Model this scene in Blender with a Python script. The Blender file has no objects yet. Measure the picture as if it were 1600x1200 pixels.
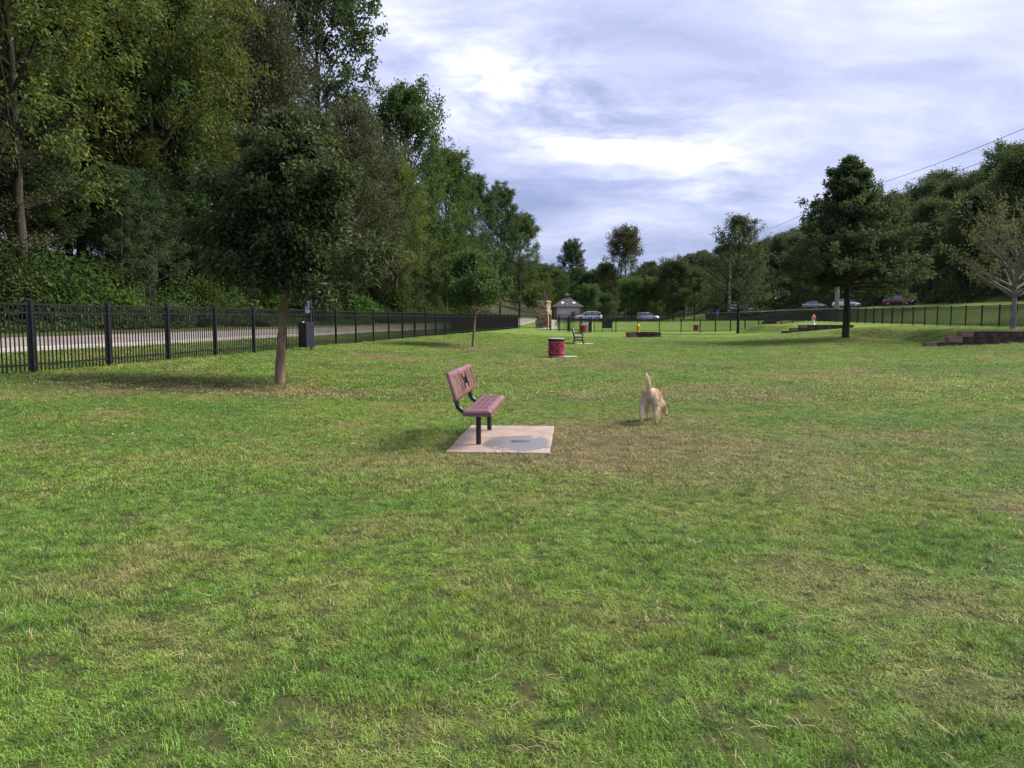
import bpy, math, random
import numpy as np
from mathutils import Vector, Matrix, Euler

scene = bpy.context.scene
COL = scene.collection
R = math.radians
random.seed(7)

# ------------------------------------------------------------------ camera
F, CX, CY, HORIZON, EYE = 1202.0, 800.0, 600.0, 500.0, 1.5
PITCH = math.atan((CY - HORIZON) / F)
cam_d = bpy.data.cameras.new('camera')
cam = bpy.data.objects.new('camera', cam_d)
COL.objects.link(cam)
cam.location = (0, 0, EYE)
cam.rotation_euler = (math.pi / 2 - PITCH, 0, 0)
cam_d.sensor_width = 36.0
cam_d.lens = 36.0 * F / 1600.0
cam_d.clip_start = 0.05
cam_d.clip_end = 5000
scene.camera = cam

# ------------------------------------------------------------------ light and sky
SUN_AZ, SUN_EL = R(76), R(46)          # azimuth clockwise from +Y (to the right of the view)
sun_dir = Vector((math.sin(SUN_AZ) * math.cos(SUN_EL), math.cos(SUN_AZ) * math.cos(SUN_EL), math.sin(SUN_EL)))
sun_d = bpy.data.lights.new('sun', 'SUN')
sun_d.energy = 3.4
sun_d.angle = R(24)
sun_d.color = (1.0, 0.95, 0.86)
sun = bpy.data.objects.new('sun', sun_d)
COL.objects.link(sun)
sun.rotation_euler = (-sun_dir).to_track_quat('-Z', 'Y').to_euler()
sun.location = (30, 20, 60)

scene.view_settings.view_transform = 'Standard'
scene.view_settings.look = 'None'
scene.view_settings.exposure = 1.1
scene.view_settings.gamma = 1.0
scene.view_settings.use_curve_mapping = False
scene.cycles.max_bounces = 6
scene.cycles.diffuse_bounces = 3
scene.cycles.glossy_bounces = 2
scene.cycles.transmission_bounces = 4
scene.cycles.transparent_max_bounces = 4
scene.cycles.use_denoising = True


class NT:
    """small helper to build node trees"""
    def __init__(self, tree):
        self.t = tree
        tree.nodes.clear()

    def n(self, kind, **kw):
        nd = self.t.nodes.new(kind)
        for k, v in kw.items():
            if k == 'inp':
                for a, b in v.items():
                    self.put(nd.inputs[a], b)
            else:
                setattr(nd, k, v)
        return nd

    def put(self, sock, val):
        if isinstance(val, bpy.types.NodeSocket):
            self.t.links.new(val, sock)
        elif isinstance(val, (tuple, list)) and len(val) == 3 and sock.type == 'RGBA':
            sock.default_value = (*val, 1)
        else:
            sock.default_value = val

    def math(self, op, a, b=0.0, c=None, clamp=False):
        nd = self.t.nodes.new('ShaderNodeMath')
        nd.operation = op
        nd.use_clamp = clamp
        self.put(nd.inputs[0], a)
        self.put(nd.inputs[1], b)
        if c is not None:
            self.put(nd.inputs[2], c)
        return nd.outputs[0]

    def mix(self, fac, a, b, mode='MIX'):
        nd = self.t.nodes.new('ShaderNodeMix')
        nd.data_type = 'RGBA'
        nd.blend_type = mode
        self.put(nd.inputs[0], fac)
        self.put(nd.inputs[6], a)
        self.put(nd.inputs[7], b)
        return nd.outputs[2]

    def noise(self, vec, scale, detail=3, rough=0.55, dist=0.0, dims='3D'):
        nd = self.n('ShaderNodeTexNoise', noise_dimensions=dims)
        if vec is not None:
            self.put(nd.inputs['Vector'], vec)
        nd.inputs['Scale'].default_value = scale
        nd.inputs['Detail'].default_value = detail
        nd.inputs['Roughness'].default_value = rough
        nd.inputs['Distortion'].default_value = dist
        return nd.outputs[0]

    def ramp(self, fac, stops, interp='LINEAR'):
        nd = self.t.nodes.new('ShaderNodeValToRGB')
        self.put(nd.inputs[0], fac)
        cr = nd.color_ramp
        cr.interpolation = interp
        while len(cr.elements) < len(stops):
            cr.elements.new(0.5)
        for e, (p, c) in zip(cr.elements, stops):
            e.position = p
            e.color = (*c, 1) if len(c) == 3 else c
        return nd.outputs[0]

    def ss(self, x, lo, hi):
        nd = self.t.nodes.new('ShaderNodeMapRange')
        nd.interpolation_type = 'SMOOTHSTEP'
        self.put(nd.inputs[0], x)
        nd.inputs[1].default_value = lo
        nd.inputs[2].default_value = hi
        return nd.outputs[0]

    def link(self, a, b):
        self.t.links.new(a, b)


world = bpy.data.worlds.new('World')
scene.world = world
world.use_nodes = True


def build_world():
    w = NT(world.node_tree)
    out = w.n('ShaderNodeOutputWorld')
    sky = w.n('ShaderNodeTexSky', sky_type='NISHITA', sun_disc=False, sun_elevation=SUN_EL, sun_rotation=SUN_AZ)
    b1 = w.n('ShaderNodeBackground', inp={'Color': sky.outputs[0], 'Strength': 0.07})
    tc = w.n('ShaderNodeTexCoord')
    sep = w.n('ShaderNodeSeparateXYZ', inp={0: tc.outputs['Generated']})
    x, y, z = sep.outputs
    zz = w.math('ADD', w.math('MAXIMUM', z, 0.0), 0.22)
    px = w.math('DIVIDE', x, zz)
    py = w.math('DIVIDE', y, zz)
    pv = w.n('ShaderNodeCombineXYZ', inp={0: px, 1: py, 2: 0.0}).outputs[0]
    warp = w.n('ShaderNodeTexNoise', noise_dimensions='3D')
    w.put(warp.inputs['Vector'], pv)
    warp.inputs['Scale'].default_value = 0.8
    warp.inputs['Detail'].default_value = 3
    off = w.n('ShaderNodeVectorMath', operation='MULTIPLY_ADD')
    w.put(off.inputs[0], warp.outputs['Color'])
    off.inputs[1].default_value = (0.75, 0.75, 0)
    w.put(off.inputs[2], pv)
    wv = off.outputs[0]
    mapn = w.n('ShaderNodeMapping')
    w.put(mapn.inputs[0], wv)
    mapn.inputs['Location'].default_value = (3.1, -1.4, 0)
    mapn.inputs['Scale'].default_value = (0.80, 1.05, 1)
    n1 = w.noise(mapn.outputs[0], 1.3, 5, 0.48)
    n2 = w.noise(mapn.outputs[0], 4.6, 8, 0.6)
    n = w.math('ADD', w.math('MULTIPLY', n1, 0.72), w.math('MULTIPLY', n2, 0.28))
    n = w.math('ADD', w.math('MULTIPLY', w.math('SUBTRACT', n, 0.5), 1.2), 0.5)
    # thin place in the cloud deck where the light comes through
    sw = w.n('ShaderNodeSeparateXYZ', inp={0: wv}).outputs
    ax = w.math('SUBTRACT', sw[0], 0.60)
    ay = w.math('SUBTRACT', sw[1], 2.50)
    al = w.math('ADD', w.math('MULTIPLY', ax, 0.73), w.math('MULTIPLY', ay, 0.68))
    ac = w.math('SUBTRACT', w.math('MULTIPLY', ay, 0.73), w.math('MULTIPLY', ax, 0.68))
    d2 = w.math('ADD', w.math('POWER', w.math('DIVIDE', al, 0.62), 2.0), w.math('POWER', w.math('DIVIDE', ac, 0.21), 2.0))
    thin = w.math('EXPONENT', w.math('MULTIPLY', d2, -1.0))
    thin = w.math('MULTIPLY', thin, w.ss(n2, 0.32, 0.66))
    e2 = w.math('ADD', w.math('POWER', w.math('DIVIDE', al, 0.95), 2.0), w.math('POWER', w.math('DIVIDE', ac, 0.55), 2.0))
    thin = w.math('ADD', thin, w.math('MULTIPLY', w.math('EXPONENT', w.math('MULTIPLY', e2, -1.0)), 0.30))
    # deck is brighter round the veiled sun
    dp = w.n('ShaderNodeVectorMath', operation='DOT_PRODUCT')
    w.put(dp.inputs[0], tc.outputs['Generated'])
    dp.inputs[1].default_value = sun_dir
    glow = w.math('POWER', w.math('MAXIMUM', dp.outputs['Value'], 0.0), 4.0)
    v = w.math('ADD', w.math('ADD', n, w.math('MULTIPLY', thin, 0.29)), w.math('MULTIPLY', glow, 0.13))
    low = w.ss(z, 0.06, 0.30)
    v = w.math('ADD', w.math('SUBTRACT', v, 0.035), w.math('MULTIPLY', low, 0.10))
    col = w.ramp(v, [(0.33, (0.20, 0.24, 0.43)), (0.46, (0.285, 0.325, 0.53)), (0.60, (0.43, 0.46, 0.66)),
                     (0.74, (0.63, 0.65, 0.82)), (0.92, (1.0, 1.0, 1.03))])
    b2 = w.n('ShaderNodeBackground', inp={'Color': col, 'Strength': 0.72})
    mx = w.n('ShaderNodeMixShader', inp={0: 0.88, 1: b1.outputs[0], 2: b2.outputs[0]})
    w.link(mx.outputs[0], out.inputs[0])


build_world()

# ------------------------------------------------------------------ terrain function


def ss(a, b, x):
    t = np.clip((np.asarray(x, float) - a) / (b - a), 0, 1)
    return t * t * (3 - 2 * t)


def vnoise(x, y, seed=0):
    x = np.asarray(x, float)
    y = np.asarray(y, float)
    xi = np.floor(x).astype(np.int64)
    yi = np.floor(y).astype(np.int64)
    fx = x - xi
    fy = y - yi
    fx = fx * fx * (3 - 2 * fx)
    fy = fy * fy * (3 - 2 * fy)

    def hsh(a, b):
        n = (a * 374761393 + b * 668265263 + seed * 974711) & 0x7fffffff
        n = ((n ^ (n >> 13)) * 1274126177) & 0x7fffffff
        return ((n ^ (n >> 16)) & 0xffff) / 65535.0
    v = (hsh(xi, yi) * (1 - fx) + hsh(xi + 1, yi) * fx) * (1 - fy) + (hsh(xi, yi + 1) * (1 - fx) + hsh(xi + 1, yi + 1) * fx) * fy
    return v


def fence_t(x, y):
    """metres to the left of the long left fence line"""
    return -(x + 12.8 - 0.157 * y) * 0.988


def right_fence_x(y):
    return np.interp(y, [-50, 30, 52, 110, 150, 165, 400], [30, 31, 33, 39.7, 42.5, 42, 45])


def h(x, y):
    x = np.asarray(x, float)
    y = np.asarray(y, float)
    z = 0.12 * ss(20, 60, y) + 1.15 * ss(88, 148, y) + 14 * ss(230, 520, y)
    # right hand rise
    x0 = 12 + np.clip((y - 50) * 0.3, 0, 14)
    x1 = 31 + np.clip((y - 50) * 0.15, 0, 8)
    zr = 1.0 + 0.35 * ss(50, 110, y) + 14 * ss(230, 520, y)
    k = ss(0, 1, (x - x0) / (x1 - x0)) * ss(22, 50, y)
    z = z + (zr - z) * k
    m1 = 0.97 * ss(20.1, 22.3, x) * ss(37.2, 37.9, y) * (1 - ss(48, 64, y))
    m2 = 1.12 * ss(21.8, 23.6, x) * ss(64.5, 65.2, y) * (1 - ss(72, 84, y)) * (1 - ss(29, 33, x))
    z = np.maximum(z, np.maximum(m1, m2))
    xf = right_fence_x(y)
    t = np.clip((x - xf - 1.0) / np.maximum(55.0 - xf - 1.0, 1), 0, 1)
    z = z + (3.55 - np.minimum(z, 3.55)) * t * (1 - ss(215, 330, y))
    z = z + 0.34 * np.clip(x - 62, 0, 45)
    # left side: rise to the fence, path verge, wooded bank
    t = fence_t(x, y)
    zl = 0.36 + 0.0028 * np.clip(y - 17, -20, 70)
    z = z + (np.maximum(zl - z, 0)) * ss(-8, 0, t)
    z = z + 0.085 * np.clip(t, 0, 8)
    z = z + 0.22 * np.clip(t - 9.5, 0, 30)
    # small unevenness
    z = z + 0.05 * (vnoise(x * 0.23, y * 0.23, 3) - 0.5) * (1 - ss(60, 90, y)) + 0.018 * (vnoise(x * 1.1, y * 1.1, 5) - 0.5)
    return z


def hz(x, y):
    return float(h(x, y))


def ray(px, py):
    u = (px - CX) / F
    v = (CY - py) / F
    c, s = math.cos(PITCH), math.sin(PITCH)
    return np.array([u, c + v * s, -s + v * c])


def G(px, py):
    """ground point seen at a pixel of the photograph"""
    d = ray(px, py)
    ts = np.linspace(2, 260, 9000)
    P = np.array([0, 0, EYE]) + ts[:, None] * d
    dz = P[:, 2] - h(P[:, 0], P[:, 1])
    i = np.argmax(dz < 0)
    p = P[i] if dz[i] < 0 else P[-1]
    return Vector((p[0], p[1], hz(p[0], p[1])))


def AT(px, Y):
    x = (px - CX) / F * Y * math.cos(PITCH)
    return Vector((x, Y, hz(x, Y)))


def ZAT(py, Y):
    return EYE + (HORIZON - py) / F * Y


# ------------------------------------------------------------------ mesh helpers
def link(o):
    COL.objects.link(o)
    return o


def mesh_np(name, V, faces, mats=(), attrs=None, smooth=False, midx=None):
    """V (n,3); faces (m,k) index array, all of one size, or list of such arrays"""
    me = bpy.data.meshes.new(name)
    fl = faces if isinstance(faces, list) else [faces]
    fl = [np.asarray(f, np.int32) for f in fl if len(f)]
    me.vertices.add(len(V))
    me.vertices.foreach_set('co', np.asarray(V, np.float32).ravel())
    idx = np.concatenate([f.ravel() for f in fl])
    tot = np.concatenate([np.full(len(f), f.shape[1], np.int32) for f in fl])
    st = np.concatenate([[0], np.cumsum(tot)[:-1]]).astype(np.int32)
    me.loops.add(len(idx))
    me.loops.foreach_set('vertex_index', idx)
    me.polygons.add(len(tot))
    me.polygons.foreach_set('loop_start', st)
    if smooth:
        me.polygons.foreach_set('use_smooth', np.ones(len(tot), bool))
    if midx is not None:
        me.polygons.foreach_set('material_index', np.asarray(midx, np.int32))
    me.update(calc_edges=True)
    for k, (dom, val) in (attrs or {}).items():
        a = me.attributes.new(k, 'FLOAT', dom)
        a.data.foreach_set('value', np.asarray(val, np.float32))
    for m in mats:
        me.materials.append(m)
    return me


class MB:
    """collects shapes into one mesh"""
    def __init__(self):
        self.v = []
        self.f = []

    def add(self, vs, fs):
        b = len(self.v)
        self.v += [tuple(p) for p in vs]
        self.f += [tuple(i + b for i in f) for f in fs]
        return self

    def box(self, c, s, rot=None, taper=1.0):
        hx, hy, hzz = s[0] / 2, s[1] / 2, s[2] / 2
        P = []
        for dz in (-1, 1):
            k = taper if dz > 0 else 1.0
            for dx, dy in ((-1, -1), (1, -1), (1, 1), (-1, 1)):
                p = Vector((dx * hx * k, dy * hy * k, dz * hzz))
                if rot is not None:
                    p = rot @ p
                P.append(p + Vector(c))
        return self.add(P, [(3, 2, 1, 0), (4, 5, 6, 7), (0, 1, 5, 4), (1, 2, 6, 5), (2, 3, 7, 6), (3, 0, 4, 7)])

    def tube(self, pts, rad, n=8, caps=True):
        pts = [Vector(p) for p in pts]
        rads = rad if isinstance(rad, (list, tuple, np.ndarray)) else [rad] * len(pts)
        b = []
        prev = None
        for i, p in enumerate(pts):
            t = (pts[min(i + 1, len(pts) - 1)] - pts[max(i - 1, 0)])
            t = t.normalized() if t.length > 1e-9 else Vector((0, 0, 1))
            if prev is None:
                a = t.orthogonal().normalized()
            else:
                a = (prev - t * prev.dot(t))
                a = a.normalized() if a.length > 1e-6 else t.orthogonal().normalized()
            prev = a
            c = t.cross(a)
            for k in range(n):
                th = 2 * math.pi * k / n
                b.append(p + (a * math.cos(th) + c * math.sin(th)) * rads[i])
        fs = []
        for i in range(len(pts) - 1):
            for k in range(n):
                k2 = (k + 1) % n
                fs.append((i * n + k, i * n + k2, (i + 1) * n + k2, (i + 1) * n + k))
        if caps:
            fs.append(tuple(reversed(range(n))))
            fs.append(tuple(range((len(pts) - 1) * n, len(pts) * n)))
        return self.add(b, fs)

    def lathe(self, prof, n=20, c=(0, 0, 0)):
        b = []
        for r, z in prof:
            for k in range(n):
                th = 2 * math.pi * k / n
                b.append((c[0] + r * math.cos(th), c[1] + r * math.sin(th), c[2] + z))
        fs = []
        for i in range(len(prof) - 1):
            for k in range(n):
                k2 = (k + 1) % n
                fs.append((i * n + k, i * n + k2, (i + 1) * n + k2, (i + 1) * n + k))
        fs.append(tuple(reversed(range(n))))
        fs.append(tuple(range((len(prof) - 1) * n, len(prof) * n)))
        return self.add(b, fs)

    def loft(self, rings, caps=True):
        n = len(rings[0])
        b = [p for r in rings for p in r]
        fs = []
        for i in range(len(rings) - 1):
            for k in range(n):
                k2 = (k + 1) % n
                fs.append((i * n + k, i * n + k2, (i + 1) * n + k2, (i + 1) * n + k))
        if caps:
            fs.append(tuple(reversed(range(n))))
            fs.append(tuple(range((len(rings) - 1) * n, len(rings) * n)))
        return self.add(b, fs)

    def mesh(self, name, mat, smooth=False):
        me = bpy.data.meshes.new(name)
        me.from_pydata(self.v, [], self.f)
        me.update()
        if smooth:
            me.polygons.foreach_set('use_smooth', [True] * len(me.polygons))
        if mat is not None:
            me.materials.append(mat)
        return me

    def build(self, name, mat, parent=None, smooth=False, bevel=0.0, seg=2, auto=None):
        o = link(bpy.data.objects.new(name, self.mesh(name, mat, smooth)))
        o.parent = parent
        if bevel:
            m = o.modifiers.new('bevel', 'BEVEL')
            m.width = bevel
            m.segments = seg
            m.limit_method = 'ANGLE'
        return o


def obj(name, me, parent=None, loc=(0, 0, 0), rot=(0, 0, 0), scale=(1, 1, 1)):
    o = link(bpy.data.objects.new(name, me))
    o.parent = parent
    o.location = loc
    o.rotation_euler = rot
    o.scale = scale
    return o


def tag(o, label=None, cat=None, group=None, kind=None):
    if label:
        o['label'] = label
    if cat:
        o['category'] = cat
    if group:
        o['group'] = group
    if kind:
        o['kind'] = kind
    return o


def thing(name, label, cat, loc=(0, 0, 0), rz=0.0, group=None):
    o = link(bpy.data.objects.new(name, None))
    o.empty_display_size = 0.2
    o.location = loc
    o.rotation_euler = (0, 0, rz)
    return tag(o, label, cat, group)


def copy_tree(root, loc, rz=0.0, scale=1.0, label=None):
    def rec(o, parent):
        c = o.copy()
        COL.objects.link(c)
        c.parent = parent
        for ch in [q for q in KIDS.get(o, [])]:
            rec(ch, c)
        return c
    c = rec(root, None)
    c.location = loc
    c.rotation_euler = (0, 0, rz)
    c.scale = (scale, scale, scale) if not isinstance(scale, tuple) else scale
    if label:
        c['label'] = label
    return c


KIDS = {}


def remember(root):
    def rec(o):
        KIDS[o] = list(o.children)
        for ch in KIDS[o]:
            rec(ch)
    rec(root)


# ------------------------------------------------------------------ materials
def new_mat(name):
    m = bpy.data.materials.new(name)
    m.use_nodes = True
    return m, NT(m.node_tree)


def pmat(name, c1, c2=None, scale=6.0, rough=0.6, metal=0.0, bump=0.0, bscale=None, spec=0.4, coat=0.0, stretch=None, emit=None):
    m, t = new_mat(name)
    out = t.n('ShaderNodeOutputMaterial')
    p = t.n('ShaderNodeBsdfPrincipled', inp={'Roughness': rough, 'Metallic': metal})
    p.inputs['Specular IOR Level'].default_value = spec
    p.inputs['Coat Weight'].default_value = coat
    tc = t.n('ShaderNodeTexCoord')
    vec = tc.outputs['Object']
    if stretch:
        mp = t.n('ShaderNodeMapping')
        t.put(mp.inputs[0], vec)
        mp.inputs['Scale'].default_value = stretch
        vec = mp.outputs[0]
    if c2 is not None:
        f = t.noise(vec, scale, 5, 0.6)
        f = t.ss(f, 0.32, 0.68)
        t.put(p.inputs['Base Color'], t.mix(f, c1, c2))
    else:
        t.put(p.inputs['Base Color'], c1)
    if bump:
        b = t.n('ShaderNodeBump', inp={'Strength': bump, 'Distance': 0.02})
        t.put(b.inputs['Height'], t.noise(vec, bscale or scale * 3, 4, 0.6))
        t.link(b.outputs[0], p.inputs['Normal'])
    if emit:
        t.put(p.inputs['Emission Color'], emit[0])
        p.inputs['Emission Strength'].default_value = emit[1]
    t.link(p.outputs[0], out.inputs[0])
    return m


def leaf_mat(name, cols, yellow=None, yfrac=0.0, trans=0.38, tint=None, tfrac=0.0):
    """cols: dark, mid, light leaf colours mixed by clump and by leaf"""
    m, t = new_mat(name)
    out = t.n('ShaderNodeOutputMaterial')
    rnd = t.n('ShaderNodeAttribute', attribute_name='rnd').outputs['Fac']
    cl = t.n('ShaderNodeAttribute', attribute_name='clump').outputs['Fac']
    oi = t.n('ShaderNodeObjectInfo').outputs['Random']
    f = t.math('ADD', t.math('MULTIPLY', rnd, 0.45), t.math('MULTIPLY', cl, 0.55))
    c = t.ramp(f, [(0.12, cols[0]), (0.5, cols[1]), (0.9, cols[2])])
    if yellow:
        c = t.mix(t.ss(t.math('ADD', t.math('MULTIPLY', cl, 0.6), t.math('MULTIPLY', rnd, 0.4)), 1.0 - yfrac - 0.08, 1.0 - yfrac + 0.08), c, yellow)
    if tint:
        c = t.mix(t.math('MULTIPLY', t.math('GREATER_THAN', rnd, 1.0 - tfrac), 1.0), c, tint)
    hs = t.n('ShaderNodeHueSaturation')
    t.put(hs.inputs['Hue'], t.math('ADD', 0.485, t.math('MULTIPLY', oi, 0.03)))
    t.put(hs.inputs['Value'], t.math('ADD', 0.85, t.math('MULTIPLY', oi, 0.3)))
    t.put(hs.inputs['Color'], c)
    c = hs.outputs[0]
    p = t.n('ShaderNodeBsdfPrincipled', inp={'Roughness': 0.7})
    p.inputs['Specular IOR Level'].default_value = 0.2
    t.put(p.inputs['Base Color'], c)
    tr = t.n('ShaderNodeBsdfTranslucent')
    t.put(tr.inputs[0], t.mix(0.35, c, (0.16, 0.22, 0.02)))
    mx = t.n('ShaderNodeMixShader', inp={0: trans, 1: p.outputs[0], 2: tr.outputs[0]})
    t.link(mx.outputs[0], out.inputs[0])
    return m


# grass colour shared by the lawn sheet and the blades (world position only)
WORN = [  # x, y, rx, ry, strength
    (1.35, 9.6, 1.05, 1.15, 1.0), (0.75, 9.3, 0.6, 1.0, 0.4), (-0.1, 8.1, 1.3, 0.6, 0.6), (2.6, 9.0, 1.5, 1.2, 0.45), (3.92, 5.95, 0.12, 0.1, 1.6),
    (2.0, 11.5, 1.3, 0.9, 0.35), (-4.9, 15.2, 2.0, 1.0, 0.9), (-2.0, 37.0, 1.6, 2.2, 0.6), (-4.3, 26.5, 1.2, 1.6, 0.6),
    (1.9, 7.3, 1.8, 1.2, 0.35), (19.4, 44.0, 2.0, 1.6, 0.5), (2.4, 26.0, 3.5, 3.2, 0.35), (9.0, 21.0, 2.4, 2.4, 0.35), (4.0, 15.5, 3.0, 2.0, 0.45),
    (5.6, 9.6, 1.2, 1.0, 0.35), (-7.5, 14.0, 1.8, 1.0, 0.5), (-1.6, 9.3, 0.5, 0.9, 0.3),
]


def grass_group():
    g = bpy.data.node_groups.new('turf_colour', 'ShaderNodeTree')
    g.interface.new_socket('Color', in_out='OUTPUT', socket_type='NodeSocketColor')
    g.interface.new_socket('Dry', in_out='OUTPUT', socket_type='NodeSocketFloat')
    t = NT(g)
    go = t.n('NodeGroupOutput')
    pos = t.n('ShaderNodeNewGeometry').outputs['Position']
    sp = t.n('ShaderNodeSeparateXYZ', inp={0: pos}).outputs
    flat = t.n('ShaderNodeCombineXYZ', inp={0: sp[0], 1: sp[1], 2: 0.0}).outputs[0]
    nA = t.noise(flat, 0.16, 4, 0.55, 0.6)
    nB = t.noise(flat, 0.75, 5, 0.6, 0.5)
    nC = t.noise(flat, 4.5, 4, 0.62)
    # yellow-green <-> blue-green
    c = t.ramp(t.math('ADD', t.math('MULTIPLY', nA, 0.6), t.math('MULTIPLY', nB, 0.4)),
               [(0.30, (0.074, 0.158, 0.030)), (0.45, (0.112, 0.200, 0.028)), (0.56, (0.156, 0.228, 0.030)), (0.70, (0.212, 0.242, 0.046))])
    # worn ground
    w = None
    for (x, y, rx, ry, s) in WORN:
        dx = t.math('DIVIDE', t.math('SUBTRACT', sp[0], x), rx)
        dy = t.math('DIVIDE', t.math('SUBTRACT', sp[1], y), ry)
        e = t.math('EXPONENT', t.math('MULTIPLY', t.math('ADD', t.math('MULTIPLY', dx, dx), t.math('MULTIPLY', dy, dy)), -1.0))
        e = t.math('MULTIPLY', e, s)
        w = e if w is None else t.math('ADD', w, e)
    near = t.ss(sp[1], 16.0, 6.0)
    dry = t.math('ADD', t.math('MULTIPLY', w, t.math('ADD', 0.45, nC)), t.math('MULTIPLY', t.ss(nB, 0.46, 0.74), 0.60))
    dry = t.math('ADD', dry, t.math('MULTIPLY', t.ss(nC, 0.58, 0.8), 0.40))
    dry = t.math('MINIMUM', dry, 1.0)
    straw = t.mix(t.ss(nC, 0.35, 0.65), (0.155, 0.120, 0.060), (0.265, 0.215, 0.100))
    nD = t.noise(flat, 9.0, 3, 0.6)
    c = t.mix(t.math('MULTIPLY', t.ss(nD, 0.54, 0.34), 0.75), c, (0.035, 0.075, 0.018))
    c2 = t.mix(t.math('MULTIPLY', dry, 0.85), c, straw)
    t.link(c2, go.inputs[0])
    t.link(dry, go.inputs[1])
    return g


TURF = grass_group()


def make_ground_mat():
    m, t = new_mat('lawn_ground')
    out = t.n('ShaderNodeOutputMaterial')
    g = t.n('ShaderNodeGroup', node_tree=TURF)
    pos = t.n('ShaderNodeNewGeometry').outputs['Position']
    fine = t.noise(pos, 28, 4, 0.7)
    mid = t.noise(pos, 3.0, 5, 0.65)
    c = g.outputs[0]
    soil = t.mix(fine, (0.024, 0.024, 0.011), (0.085, 0.075, 0.035))
    sp = t.n('ShaderNodeSeparateXYZ', inp={0: pos}).outputs
    thin = t.ss(sp[1], 70.0, 30.0)
    c = t.mix(t.math('MULTIPLY', thin, t.math('ADD', 0.70, t.math('MULTIPLY', t.ss(mid, 0.4, 0.65), 0.25))), c, soil)
    c = t.mix(t.math('MULTIPLY', t.ss(fine, 0.30, 0.75), t.math('SUBTRACT', 0.32, t.math('MULTIPLY', thin, 0.27))), c, (0.16, 0.18, 0.05))
    wood = t.n('ShaderNodeAttribute', attribute_name='wood').outputs['Fac']
    litter = t.mix(mid, (0.030, 0.026, 0.014), (0.055, 0.058, 0.020))
    c = t.mix(wood, c, litter)
    p = t.n('ShaderNodeBsdfPrincipled', inp={'Roughness': 0.95})
    p.inputs['Specular IOR Level'].default_value = 0.1
    t.put(p.inputs['Base Color'], c)
    b = t.n('ShaderNodeBump', inp={'Strength': 0.9, 'Distance': 0.05})
    t.put(b.inputs['Height'], t.math('ADD', t.math('MULTIPLY', mid, 0.8), t.math('MULTIPLY', fine, 0.5)))
    t.link(b.outputs[0], p.inputs['Normal'])
    t.link(p.outputs[0], out.inputs[0])
    return m


def make_blade_mat():
    m, t = new_mat('grass_blade')
    out = t.n('ShaderNodeOutputMaterial')
    g = t.n('ShaderNodeGroup', node_tree=TURF)
    rnd = t.n('ShaderNodeAttribute', attribute_name='rnd').outputs['Fac']
    c = g.outputs[0]
    dry = g.outputs[1]
    thr = t.math('SUBTRACT', 0.93, t.math('MULTIPLY', dry, 0.42))
    isdry = t.ss(t.math('SUBTRACT', rnd, thr), 0.0, 0.04)
    hs = t.n('ShaderNodeHueSaturation')
    t.put(hs.inputs['Color'], c)
    oi = t.n('ShaderNodeObjectInfo').outputs['Random']
    t.put(hs.inputs['Value'], t.math('MULTIPLY', t.math('ADD', 0.80, t.math('MULTIPLY', rnd, 1.3)), t.math('ADD', 0.72, t.math('MULTIPLY', oi, 0.78))))
    t.put(hs.inputs['Hue'], t.math('ADD', 0.485, t.math('MULTIPLY', rnd, 0.03)))
    c = t.mix(isdry, hs.outputs[0], (0.44, 0.35, 0.18))
    p = t.n('ShaderNodeBsdfPrincipled', inp={'Roughness': 0.6})
    p.inputs['Specular IOR Level'].default_value = 0.25
    t.put(p.inputs['Base Color'], c)
    tr = t.n('ShaderNodeBsdfTranslucent')
    t.put(tr.inputs[0], c)
    mx = t.n('ShaderNodeMixShader', inp={0: 0.28, 1: p.outputs[0], 2: tr.outputs[0]})
    t.link(mx.outputs[0], out.inputs[0])
    return m


M = {}
M['ground'] = make_ground_mat()
M['blade'] = make_blade_mat()
M['black_metal'] = pmat('black_powder_coat', (0.010, 0.010, 0.013), (0.018, 0.018, 0.022), 12, rough=0.42, spec=0.4)
M['bark'] = pmat('bark', (0.034, 0.027, 0.020), (0.085, 0.068, 0.052), 7, rough=0.95, bump=0.9, bscale=22, stretch=(1, 1, 0.25))
M['bark_tan'] = pmat('bark_tan', (0.16, 0.105, 0.065), (0.30, 0.215, 0.150), 9, rough=0.95, bump=0.8, bscale=25, stretch=(1, 1, 0.3))
M['bark_grey'] = pmat('bark_grey', (0.14, 0.125, 0.115), (0.27, 0.245, 0.225), 9, rough=0.95, bump=0.6, bscale=25, stretch=(1, 1, 0.3))
M['bark_dark'] = pmat('bark_dark', (0.020, 0.016, 0.013), (0.052, 0.043, 0.036), 9, rough=0.95, bump=0.8, bscale=25, stretch=(1, 1, 0.3))
M['asphalt'] = pmat('asphalt', (0.085, 0.083, 0.088), (0.14, 0.135, 0.14), 2, rough=0.9)
M['path'] = pmat('path_concrete', (0.20, 0.162, 0.15), (0.27, 0.222, 0.205), 0.8, rough=0.9, bump=0.2, bscale=20)
M['kerb'] = pmat('kerb_concrete', (0.34, 0.31, 0.28), (0.44, 0.40, 0.37), 2.5, rough=0.9)
M['glass'] = pmat('dark_glass', (0.05, 0.06, 0.075), rough=0.05, spec=1.0, coat=1.0)
M['tyre'] = pmat('tyre', (0.012, 0.012, 0.012), (0.022, 0.022, 0.022), 20, rough=0.85)
M['rim'] = pmat('rim', (0.45, 0.45, 0.47), rough=0.3, metal=0.8)
M['wood_pole'] = pmat('pole_wood', (0.22, 0.18, 0.145), (0.34, 0.29, 0.24), 3, rough=0.9, stretch=(4, 4, 0.3))
M['wire'] = pmat('wire', (0.03, 0.03, 0.035), rough=0.6)
M['timber'] = pmat('terrace_stone', (0.026, 0.017, 0.017), (0.090, 0.055, 0.050), 3.2, rough=0.92, bump=0.8, bscale=12)
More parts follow.
